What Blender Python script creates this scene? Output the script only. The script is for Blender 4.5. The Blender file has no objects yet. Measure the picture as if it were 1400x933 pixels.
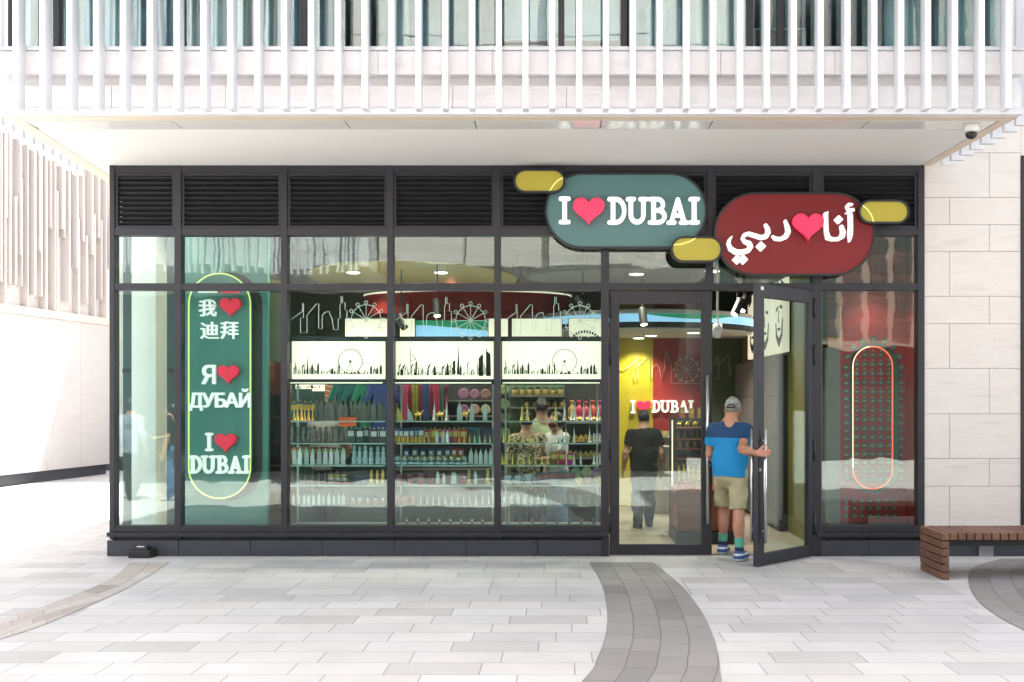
import bpy, math, random
import numpy as np
from mathutils import Vector, Matrix
R = math.radians
random.seed(7)
SC = bpy.context.scene
COL = SC.collection

# ------------------------------------------------------------------ camera
cd = bpy.data.cameras.new("camera"); cam = bpy.data.objects.new("camera", cd); COL.objects.link(cam)
FPX, D0, HC, VX, VY = 1463.0, 11.8, 1.71, 760.0, 548.0
cam.location = (0, -D0, HC); cam.rotation_euler = (R(90), 0, 0)
cd.sensor_width = 36; cd.lens = 36 * FPX / 1400
cd.shift_x = (700 - VX) / 1400; cd.shift_y = (VY - 466.5) / 1400
cd.clip_start = 0.1; cd.clip_end = 2000
SC.camera = cam
# ------------------------------------------------------------------ light
SUN_DIR = Vector((.14, .44, 1.0)).normalized()
world = bpy.data.worlds.new("World"); SC.world = world; world.use_nodes = True
wn = world.node_tree
bg = wn.nodes['Background']; bg.inputs[1].default_value = 0.15
sky = wn.nodes.new('ShaderNodeTexSky'); sky.sky_type = 'NISHITA'; sky.sun_disc = False
sky.sun_elevation = math.asin(SUN_DIR.z); sky.sun_rotation = math.atan2(SUN_DIR.x, SUN_DIR.y)
sky.dust_density = 3.0; sky.air_density = 1.0
hs = wn.nodes.new('ShaderNodeHueSaturation'); hs.inputs['Saturation'].default_value = .45   # hazy city sky, camera balanced for open shade
tn = wn.nodes.new('ShaderNodeMix'); tn.data_type = 'RGBA'; tn.blend_type = 'MULTIPLY'; tn.inputs[0].default_value = 1; tn.inputs[7].default_value = (1.0, .955, .91, 1)
wn.links.new(sky.outputs[0], hs.inputs['Color']); wn.links.new(hs.outputs[0], tn.inputs[6]); wn.links.new(tn.outputs[2], bg.inputs[0])
sl = bpy.data.lights.new("sun", 'SUN'); sl.energy = 5.0; sl.angle = R(.5); sl.color = (1, .95, .88)
so = bpy.data.objects.new("sun", sl); COL.objects.link(so)
so.rotation_euler = SUN_DIR.to_track_quat('Z', 'Y').to_euler(); so.location = (10, 10, 30)
SC.view_settings.view_transform = 'Standard'; SC.view_settings.look = 'None'
SC.view_settings.exposure = 2.5; SC.view_settings.gamma = 1; SC.view_settings.use_curve_mapping = False
SC.render.engine = 'CYCLES'
SC.cycles.max_bounces = 10; SC.cycles.transparent_max_bounces = 24
SC.cycles.diffuse_bounces = 4; SC.cycles.glossy_bounces = 4; SC.cycles.use_denoising = True
SC.cycles.caustics_reflective = False; SC.cycles.caustics_refractive = False
SC.cycles.sample_clamp_indirect = 6

# ------------------------------------------------------------------ measuring: where a point of the street stands in metres
def wx(px, Y=0.): return (px - VX) / FPX * (D0 + Y)
def wz(py, Y=0.): return HC - (py - VY) / FPX * (D0 + Y)
def gp(px, py):
    d = HC * FPX / (py - VY); return ((px - VX) / FPX * d, d - D0)

# ------------------------------------------------------------------ materials
class X:
    """a node socket with arithmetic"""
    def __init__(s, nt, sock): s.nt, s.s = nt, sock
    def _m(s, op, o=None, o2=None):
        n = s.nt.nodes.new('ShaderNodeMath'); n.operation = op
        s.nt.links.new(s.s, n.inputs[0])
        for i, v in ((1, o), (2, o2)):
            if v is None: continue
            if isinstance(v, X): s.nt.links.new(v.s, n.inputs[i])
            else: n.inputs[i].default_value = v
        return X(s.nt, n.outputs[0])
    def __add__(s, o): return s._m('ADD', o)
    def __sub__(s, o): return s._m('SUBTRACT', o)
    def __mul__(s, o): return s._m('MULTIPLY', o)
    def __truediv__(s, o): return s._m('DIVIDE', o)
    def floor(s): return s._m('FLOOR')
    def fract(s): return s._m('FRACT')
    def abs(s): return s._m('ABSOLUTE')
    def lt(s, o): return s._m('LESS_THAN', o)
    def gt(s, o): return s._m('GREATER_THAN', o)
    def mn(s, o): return s._m('MINIMUM', o)
    def mx(s, o): return s._m('MAXIMUM', o)
    def pw(s, o): return s._m('POWER', o)
    def sin(s): return s._m('SINE')

def new_mat(name):
    m = bpy.data.materials.new(name); m.use_nodes = True
    return m, m.node_tree, m.node_tree.nodes['Principled BSDF']
def ramp(nt, fac, stops, const=False):
    n = nt.nodes.new('ShaderNodeValToRGB'); e = n.color_ramp.elements
    if const: n.color_ramp.interpolation = 'CONSTANT'
    while len(e) < len(stops): e.new(.5)
    for k, (p, c) in enumerate(stops):
        e[k].position = p; e[k].color = (*c, 1)
    nt.links.new(fac.s if isinstance(fac, X) else fac, n.inputs[0]); return n.outputs[0]
def coord(nt, kind='Object'):
    n = nt.nodes.new('ShaderNodeTexCoord'); sp = nt.nodes.new('ShaderNodeSeparateXYZ')
    nt.links.new(n.outputs[kind], sp.inputs[0])
    return n.outputs[kind], X(nt, sp.outputs[0]), X(nt, sp.outputs[1]), X(nt, sp.outputs[2])
def wnoise(nt, a, b=None):
    n = nt.nodes.new('ShaderNodeTexWhiteNoise'); n.noise_dimensions = '3D'
    c = nt.nodes.new('ShaderNodeCombineXYZ'); nt.links.new(a.s, c.inputs[0])
    if b is not None: nt.links.new(b.s, c.inputs[1])
    nt.links.new(c.outputs[0], n.inputs[0]); return X(nt, n.outputs[0])
def noise(nt, vec, scale, detail=4, stretch=None):
    if stretch:
        mp = nt.nodes.new('ShaderNodeMapping'); mp.inputs['Scale'].default_value = stretch
        nt.links.new(vec, mp.inputs[0]); vec = mp.outputs[0]
    n = nt.nodes.new('ShaderNodeTexNoise'); n.inputs['Scale'].default_value = scale; n.inputs['Detail'].default_value = detail
    nt.links.new(vec, n.inputs[0]); return X(nt, n.outputs[0])
def mixc(nt, fac, a, b, blend='MIX'):
    n = nt.nodes.new('ShaderNodeMix'); n.data_type = 'RGBA'; n.blend_type = blend
    for i, v in ((0, fac), (6, a), (7, b)):
        if isinstance(v, X): nt.links.new(v.s, n.inputs[i])
        elif hasattr(v, 'is_output'): nt.links.new(v, n.inputs[i])
        else: n.inputs[i].default_value = v if i == 0 else (*v, 1)
    return n.outputs[2]
def bumpn(nt, h, strength=.2, dist=.01):
    n = nt.nodes.new('ShaderNodeBump'); n.inputs['Strength'].default_value = strength; n.inputs['Distance'].default_value = dist
    nt.links.new(h.s if isinstance(h, X) else h, n.inputs['Height']); return n.outputs[0]

def mat(name, col, rough=.5, metal=0., var=.12, vscale=3., bump=0., bscale=60., rand=0., emit=0., stretch=None, alpha=1.):
    m, nt, b = new_mat(name)
    b.inputs['Roughness'].default_value = rough; b.inputs['Metallic'].default_value = metal
    vec, x, y, z = coord(nt)
    n = noise(nt, vec, vscale, 5, stretch)
    lo = tuple(max(0, c * (1 - var)) for c in col); hi = tuple(min(1, c * (1 + var)) for c in col)
    c = ramp(nt, n, [(.3, lo), (.7, hi)])
    if rand:
        oi = nt.nodes.new('ShaderNodeObjectInfo'); hs = nt.nodes.new('ShaderNodeHueSaturation')
        r = X(nt, oi.outputs['Random'])
        nt.links.new((r * rand + (.5 - rand / 2)).s, hs.inputs['Hue'])
        nt.links.new((wnoise(nt, r) * .6 + .7).s, hs.inputs['Value'])
        nt.links.new(c, hs.inputs['Color']); c = hs.outputs[0]
    nt.links.new(c, b.inputs['Base Color'])
    if bump: nt.links.new(bumpn(nt, noise(nt, vec, bscale, 4), bump), b.inputs['Normal'])
    if emit:
        nt.links.new(c, b.inputs['Emission Color']); b.inputs['Emission Strength'].default_value = emit
    b.inputs['Alpha'].default_value = alpha
    return m

def glass_mat(name, tint=(.90, .965, .945), base=.075, wavy=.0):
    m = bpy.data.materials.new(name); m.use_nodes = True; nt = m.node_tree; nt.nodes.clear()
    out = nt.nodes.new('ShaderNodeOutputMaterial'); mix = nt.nodes.new('ShaderNodeMixShader')
    tr = nt.nodes.new('ShaderNodeBsdfTransparent'); tr.inputs[0].default_value = (*tint, 1)
    gl = nt.nodes.new('ShaderNodeBsdfGlossy'); gl.inputs['Roughness'].default_value = .004
    gl.inputs['Color'].default_value = (.93, 1, .97, 1)
    lw = nt.nodes.new('ShaderNodeLayerWeight'); lw.inputs[0].default_value = .5
    f = X(nt, lw.outputs['Facing']).pw(5) * .9 + base
    nt.links.new(f.s, mix.inputs[0]); nt.links.new(tr.outputs[0], mix.inputs[1]); nt.links.new(gl.outputs[0], mix.inputs[2])
    if wavy:
        vec, x, y, z = coord(nt)
        n = noise(nt, vec, 1.3, 2, (1, 1, 2.2))
        nt.links.new(bumpn(nt, n, wavy, .02), gl.inputs['Normal'])
    nt.links.new(mix.outputs[0], out.inputs[0]); return m

def paver_mat(name, base, rowd, length, spread, uv=False, y0=0., tone=None):
    m, nt, b = new_mat(name)
    vec, x, y, z = coord(nt, 'UV' if uv else 'Object')
    r = ((y - y0) / rowd); row = r.floor(); fr = r.fract()
    off = (wnoise(nt, row) * 5).floor() * .2
    c = x / length + off; cell = c.floor(); fc = c.fract()
    rnd = wnoise(nt, cell, row)
    jr = .008 / rowd; jc = .008 / length
    joint = ((fr - .5).abs().gt(.5 - jr / 2)).mx((fc - .5).abs().gt(.5 - jc / 2))
    lo = tuple(v * (1 - spread) for v in base); hi = tuple(min(1, v * (1 + spread * .5)) for v in base)
    col = ramp(nt, rnd, [(0, lo), (.18, tuple(v * (1 - spread * .25) for v in base)), (.6, base), (1, hi)])
    warm = wnoise(nt, row, cell)
    col = mixc(nt, warm * .45, col, tone or (.74, .68, .60), 'MULTIPLY')
    n1 = noise(nt, vec, 2.2, 6); n2 = noise(nt, vec, 140, 3)
    col = mixc(nt, .35, col, ramp(nt, n1, [(.3, (.72, .72, .72)), (.7, (1, 1, 1))]), 'MULTIPLY')
    col = mixc(nt, .30, col, ramp(nt, n2, [(.35, (.6, .6, .6)), (.65, (1, 1, 1))]), 'MULTIPLY')
    n3 = noise(nt, vec, .7, 3)
    col = mixc(nt, (n3 - .52).mx(0.) * 1.3, col, tuple(v * .55 for v in base)); gum = noise(nt, vec, 8, 1)
    col = mixc(nt, gum.gt(.80) * .35, col, tuple(v * .4 for v in base))
    col = mixc(nt, joint * .8, col, tuple(v * .35 for v in base))
    nt.links.new(col, b.inputs['Base Color']); b.inputs['Roughness'].default_value = .62
    b.inputs['Specular IOR Level'].default_value = .3
    h = (joint * -1.) + n2 * .12 + rnd * .15
    nt.links.new(bumpn(nt, h, .5, .004), b.inputs['Normal'])
    return m

def stone_mat(name, base, vein=.12, sc=1.2):
    m, nt, b = new_mat(name)
    vec, x, y, z = coord(nt)
    w = noise(nt, vec, sc, 7, (1., 1., 6.)); f = noise(nt, vec, 45, 4)
    d = noise(nt, vec, 2.4, 4, (1, 1, 2))
    lo = tuple(v * (1 - vein) for v in base)
    c = ramp(nt, w, [(.34, lo), (.46, base), (.53, tuple(v * (1 - vein * .4) for v in base)), (.62, base)])
    c = mixc(nt, .25, c, ramp(nt, f, [(.3, (.8, .8, .8)), (.7, (1, 1, 1))]), 'MULTIPLY')
    c = mixc(nt, .3, c, ramp(nt, d, [(.3, (.93, .88, .82)), (.7, (1, 1, 1))]), 'MULTIPLY')
    nt.links.new(c, b.inputs['Base Color']); b.inputs['Roughness'].default_value = .55
    nt.links.new(bumpn(nt, f, .08, .004), b.inputs['Normal']); return m

def wood_mat(name, base):
    m, nt, b = new_mat(name)
    oi = nt.nodes.new('ShaderNodeObjectInfo')
    vec, x, y, z = coord(nt)
    ge = nt.nodes.new('ShaderNodeNewGeometry'); isl = X(nt, ge.outputs['Random Per Island'])
    g = noise(nt, vec, 9, 6, (6, .7, 6)); k = noise(nt, vec, 2, 3)
    c = ramp(nt, g, [(.25, tuple(v * .55 for v in base)), (.5, base), (.75, tuple(v * 1.3 for v in base))])
    c = mixc(nt, isl * .75, c, (.55, .48, .46), 'MULTIPLY')
    c = mixc(nt, k * .5, c, (.75, .6, .5), 'MULTIPLY')
    nt.links.new(c, b.inputs['Base Color']); b.inputs['Roughness'].default_value = .55
    nt.links.new(bumpn(nt, g, .25, .003), b.inputs['Normal']); return m

# ------------------------------------------------------------------ mesh building
class G:
    def __init__(s): s.v, s.f, s.m, s.uv = [], [], [], None
    def add(s, v, f, m=0):
        n = len(s.v); s.v += [tuple(p) for p in v]; s.f += [tuple(i + n for i in q) for q in f]; s.m += [m] * len(f); return s
    def box(s, x0, x1, y0, y1, z0, z1, m=0, rot=None, o=(0, 0, 0)):
        v = [(x0, y0, z0), (x1, y0, z0), (x1, y1, z0), (x0, y1, z0), (x0, y0, z1), (x1, y0, z1), (x1, y1, z1), (x0, y1, z1)]
        if rot is not None: v = [tuple(rot @ Vector(p) + Vector(o)) for p in v]
        return s.add(v, [(3, 2, 1, 0), (4, 5, 6, 7), (0, 1, 5, 4), (1, 2, 6, 5), (2, 3, 7, 6), (3, 0, 4, 7)], m)
    def prism(s, pts, a, b, axis='y', m=0):
        """outline of (u, w) pairs swept from a to b along an axis (y: u=x w=z; z: u=x w=y; x: u=y w=z)"""
        n = len(pts)
        def P(p, t): return {'y': (p[0], t, p[1]), 'z': (p[0], p[1], t), 'x': (t, p[0], p[1])}[axis]
        v = [P(p, a) for p in pts] + [P(p, b) for p in pts]
        f = [tuple(range(n)), tuple(range(2 * n - 1, n - 1, -1))] + [(i, i + n, (i + 1) % n + n, (i + 1) % n) for i in range(n)]
        return s.add(v, f, m)
    def tube(s, pts, r, n=8, m=0, close=False):
        pts = [Vector(p) for p in pts]; N = len(pts); rings = []
        for i, p in enumerate(pts):
            if close: t = (pts[(i + 1) % N] - pts[i - 1])
            else: t = pts[min(i + 1, N - 1)] - pts[max(i - 1, 0)]
            t.normalize(); up = Vector((0, 1, 0)) if abs(t.y) < .9 else Vector((1, 0, 0))
            a = t.cross(up).normalized(); b = t.cross(a).normalized()
            rr = r[i] if isinstance(r, (list, tuple)) else r
            rings.append([p + (a * math.cos(q) + b * math.sin(q)) * rr for q in (2 * math.pi * (k + .5) / n for k in range(n))])
        v = [q for g in rings for q in g]; f = []
        for i in range(N if close else N - 1):
            for k in range(n):
                a, b = i * n + k, i * n + (k + 1) % n; c, d = ((i + 1) % N) * n + (k + 1) % n, ((i + 1) % N) * n + k
                f.append((a, b, c, d))
        if not close: f += [tuple(range(n - 1, -1, -1)), tuple(range((N - 1) * n, N * n))]
        return s.add(v, f, m)
    def lathe(s, prof, c=(0, 0, 0), n=12, m=0, sq=False):
        v, f = [], []
        for r, z in prof:
            for k in range(n):
                a = 2 * math.pi * (k + (.5 if sq else 0)) / n; v.append((c[0] + r * math.cos(a), c[1] + r * math.sin(a), c[2] + z))
        for i in range(len(prof) - 1):
            for k in range(n):
                f.append((i * n + k, i * n + (k + 1) % n, (i + 1) * n + (k + 1) % n, (i + 1) * n + k))
        f += [tuple(range(n - 1, -1, -1)), tuple(range((len(prof) - 1) * n, len(prof) * n))]
        return s.add(v, f, m)
    def mesh(s, name, mats, smooth=False):
        me = bpy.data.meshes.new(name); me.from_pydata(s.v, [], s.f)
        for m in (mats if isinstance(mats, (list, tuple)) else [mats]): me.materials.append(m)
        if any(s.m): me.polygons.foreach_set('material_index', s.m)
        if smooth: me.polygons.foreach_set('use_smooth', [True] * len(me.polygons))
        if s.uv:
            l = me.uv_layers.new(name='UVMap')
            for lp in me.loops: l.data[lp.index].uv = s.uv[lp.vertex_index]
        me.update(); return me
    def build(s, name, mats, parent=None, bevel=0., smooth=False):
        return put(name, s.mesh(name, mats, smooth), parent, bevel)
def put(name, me, parent=None, bevel=0., label=None, seg=2):
    o = bpy.data.objects.new(name, me); COL.objects.link(o)
    if parent is not None:
        o.parent = parent
        if parent.parent is None: o.matrix_parent_inverse = Matrix.LocRotScale(parent.location, parent.rotation_euler, None).inverted()
    if bevel:
        b = o.modifiers.new('edge', 'BEVEL'); b.width = bevel; b.segments = seg; b.limit_method = 'ANGLE'; b.angle_limit = R(40)
    if label: o['label'] = label
    return o
def tag(o, label, cat, group=None):
    o['label'] = label; o['category'] = cat
    if group: o['group'] = group
    return o
def thing(name, label, cat, loc=(0, 0, 0), group=None):
    o = bpy.data.objects.new(name, None); COL.objects.link(o); o.location = loc; o.empty_display_size = .1
    return tag(o, label, cat, group)
def struct(o): o['kind'] = 'structure'; return o
def dup(o, parent=None):
    c = o.copy(); COL.objects.link(c)
    if parent is not None: c.parent = parent; c.matrix_parent_inverse = o.matrix_parent_inverse.copy()
    for ch in o.children: dup(ch, c)
    return c

# flat shapes: loops of (u, w) filled with their holes and given thickness, standing in the x-z plane and facing -y
def plate(loops, y, t, bevel=0., offset=0.):
    cu = bpy.data.curves.new('shape', 'CURVE'); cu.dimensions = '2D'; cu.fill_mode = 'BOTH'
    cu.extrude = t / 2; cu.bevel_depth = bevel; cu.bevel_resolution = 1; cu.offset = offset
    for L in loops:
        sp = cu.splines.new('POLY'); sp.points.add(len(L) - 1); sp.use_cyclic_u = True
        for p, q in zip(sp.points, L): p.co = (q[0], q[1], 0, 1)
    ob = bpy.data.objects.new('shape', cu); COL.objects.link(ob)
    dg = bpy.context.evaluated_depsgraph_get(); me = bpy.data.meshes.new_from_object(ob.evaluated_get(dg))
    bpy.data.objects.remove(ob); bpy.data.curves.remove(cu)
    me.transform(Matrix.Translation((0, y + t / 2, 0)) @ Matrix.Rotation(R(90), 4, 'X')); return me
def plates(parts, name, mats):
    """join meshes made by plate() into one mesh"""
    g = G()
    for k, me in enumerate(parts):
        g.add([v.co for v in me.vertices], [tuple(p.vertices) for p in me.polygons], 0)
    return g.mesh(name, mats)
def contour(f, x0, x1, y0, y1, h):
    """loops round the region where f(x, y) < 0"""
    xs = np.arange(x0 - h, x1 + 2 * h, h); ys = np.arange(y0 - h, y1 + 2 * h, h)
    A, B = np.meshgrid(xs, ys, indexing='ij'); V = f(A, B); S = V < 0
    nxt = {}
    code = S[:-1, :-1] * 1 + S[1:, :-1] * 2 + S[1:, 1:] * 4 + S[:-1, 1:] * 8
    def ex(i, j, e):
        a, b = {0: ((i, j), (i + 1, j)), 1: ((i + 1, j), (i + 1, j + 1)), 2: ((i, j + 1), (i + 1, j + 1)), 3: ((i, j), (i, j + 1))}[e]
        return (a, b)
    T = {1: [(3, 0)], 2: [(0, 1)], 3: [(3, 1)], 4: [(1, 2)], 5: [(3, 0), (1, 2)], 6: [(0, 2)], 7: [(3, 2)], 8: [(2, 3)], 9: [(2, 0)], 10: [(0, 1), (2, 3)], 11: [(2, 1)], 12: [(1, 3)], 13: [(1, 0)], 14: [(0, 3)]}
    for i, j in zip(*np.nonzero((code > 0) & (code < 15))):
        for a, b in T[int(code[i, j])]: nxt[ex(i, j, a)] = ex(i, j, b)
    def pt(e):
        a, b = e; va, vb = V[a], V[b]; t = va / (va - vb)
        return (xs[a[0]] + (xs[b[0]] - xs[a[0]]) * t, ys[a[1]] + (ys[b[1]] - ys[a[1]]) * t)
    loops = []
    while nxt:
        k0, k = next(iter(nxt.items())); del nxt[k0]; L = [k0]
        while k in nxt: L.append(k); k = nxt.pop(k)
        if len(L) > 5:
            P = [pt(e) for e in L]
            Q = [P[0]]
            for a, b in zip(P[1:], P[2:] + [P[0]]):
                q = Q[-1]; cr = abs((a[0] - q[0]) * (b[1] - q[1]) - (a[1] - q[1]) * (b[0] - q[0]))
                if cr > .10 * h * h or math.hypot(a[0] - q[0], a[1] - q[1]) > 8 * h: Q.append(a)
            loops.append(Q)
    return loops
def strokes(segs):
    """union of round strokes (x0, y0, x1, y1, r0, r1) and diamonds ('d', x, y, r)"""
    def f(A, B):
        d = np.full(A.shape, 9.)
        for s in segs:
            if s[0] == 'd': d = np.minimum(d, (np.abs(A - s[1]) + np.abs(B - s[2]) - s[3]) * .7); continue
            x0, y0, x1, y1, r0, r1 = s; dx, dy = x1 - x0, y1 - y0
            t = np.clip(((A - x0) * dx + (B - y0) * dy) / (dx * dx + dy * dy + 1e-9), 0, 1)
            d = np.minimum(d, np.hypot(A - x0 - t * dx, B - y0 - t * dy) - (r0 + (r1 - r0) * t))
        return d
    return f
def path(pts, r):
    if not isinstance(r, (list, tuple)): r = [r] * len(pts)
    return [(*a, *b, ra, rb) for a, b, ra, rb in zip(pts, pts[1:], r, r[1:])]
def arc(cx, cy, rx, ry, a0, a1, n=8): return [(cx + rx * math.cos(R(a0 + (a1 - a0) * k / n)), cy + ry * math.sin(R(a0 + (a1 - a0) * k / n))) for k in range(n + 1)]
def heart(cx, cy, w, n=40):
    L = []
    for k in range(n):
        t = 2 * math.pi * k / n
        L.append((cx + w / 32 * 16 * math.sin(t) ** 3, cy + w / 32 * ((13 * math.cos(t) - 5 * math.cos(2 * t) - 2 * math.cos(3 * t) - math.cos(4 * t)) * (.97 if math.cos(t) > 0 else .90) + 1.6)))
    return L
def stadium(x0, x1, z0, z1, n=14, r=None):
    r = r or min(x1 - x0, z1 - z0) / 2; L = []
    for cx, cz, a in ((x1 - r, z1 - r, 0), (x0 + r, z1 - r, 90), (x0 + r, z0 + r, 180), (x1 - r, z0 + r, 270)):
        L += [(cx + r * math.cos(R(a + 90 * k / n)), cz + r * math.sin(R(a + 90 * k / n))) for k in range(n + 1)]
    Q = [L[0]]
    for p in L[1:]:
        if math.hypot(p[0] - Q[-1][0], p[1] - Q[-1][1]) > 1e-4: Q.append(p)
    if math.hypot(Q[0][0] - Q[-1][0], Q[0][1] - Q[-1][1]) < 1e-4: Q.pop()
    return Q
def bold(loops, off, h):
    """the outline of even-odd loops grown outward by off"""
    E = np.array([(*a, *b) for L in loops for a, b in zip(L, L[1:] + L[:1])], float)
    def f(A, B):
        d = np.full(A.shape, 1e3); ins = np.zeros(A.shape, bool)
        for x0, y0, x1, y1 in E:
            dx, dy = x1 - x0, y1 - y0; t = np.clip(((A - x0) * dx + (B - y0) * dy) / (dx * dx + dy * dy + 1e-12), 0, 1)
            d = np.minimum(d, np.hypot(A - x0 - t * dx, B - y0 - t * dy))
            if y0 != y1: ins ^= ((y0 > B) != (y1 > B)) & (A < x0 + (B - y0) * dx / dy)
        return np.where(ins, -d, d) - off
    return contour(f, E[:, 0].min() - 2 * off, E[:, 0].max() + 2 * off, E[:, 1].min() - 2 * off, E[:, 1].max() + 2 * off, h)
SERIF, STEM = .068, .083
def slab(ch):
    s, w = SERIF, STEM
    if ch == 'I': return path([(.07, .925), (.37, .925)], s) + path([(.22, .92), (.22, .08)], w) + path([(.07, .075), (.37, .075)], s)
    if ch == 'D': return path([(.07, .925), (.38, .925)], s) + path([(.22, .92), (.22, .08)], w) + path([(.07, .075), (.38, .075)], s) + path(arc(.34, .5, .32, .42, 90, -90, 12), .076)
    if ch == 'U': return path([(.05, .925), (.30, .925)], s) + path([(.54, .925), (.79, .925)], s) + path([(.175, .92)] + arc(.42, .36, .245, .275, 180, 360, 10) + [(.665, .92)], .080)
    if ch == 'B': return path([(.07, .925), (.4, .925)], s) + path([(.22, .92), (.22, .08)], w) + path([(.07, .075), (.42, .075)], s) + path([(.22, .52), (.42, .52)], .07) + path(arc(.38, .722, .21, .203, 90, -90, 8), .070) + path(arc(.40, .297, .25, .222, 90, -90, 8), .076)
    if ch == 'A': return path([(.42, .90), (.17, .08)], .076) + path([(.42, .90), (.67, .08)], .080) + path([(.26, .33), (.58, .33)], .065) + path([(.06, .07), (.30, .07)], s) + path([(.54, .07), (.78, .07)], s)
SLABW = {'I': .44, 'D': .74, 'U': .84, 'B': .74, 'A': .84}
_slab = {}
def slab_loops(ch, x, z, h):
    if ch not in _slab: _slab[ch] = contour(strokes(slab(ch)), 0, .9, 0, 1, .018)
    return [[(x + a * h, z + b * h) for a, b in L] for L in _slab[ch]]
def slab_word(word, x0, x1, z0, z1):
    h = z1 - z0; w = sum(SLABW[c] for c in word) * h; k = (x1 - x0) / w; out = []; x = 0
    for c in word:
        out.append([[(x0 + (a - 0) * k, b) for a, b in L] for L in slab_loops(c, x, z0, h)]); x += SLABW[c] * h
    return out
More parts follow.
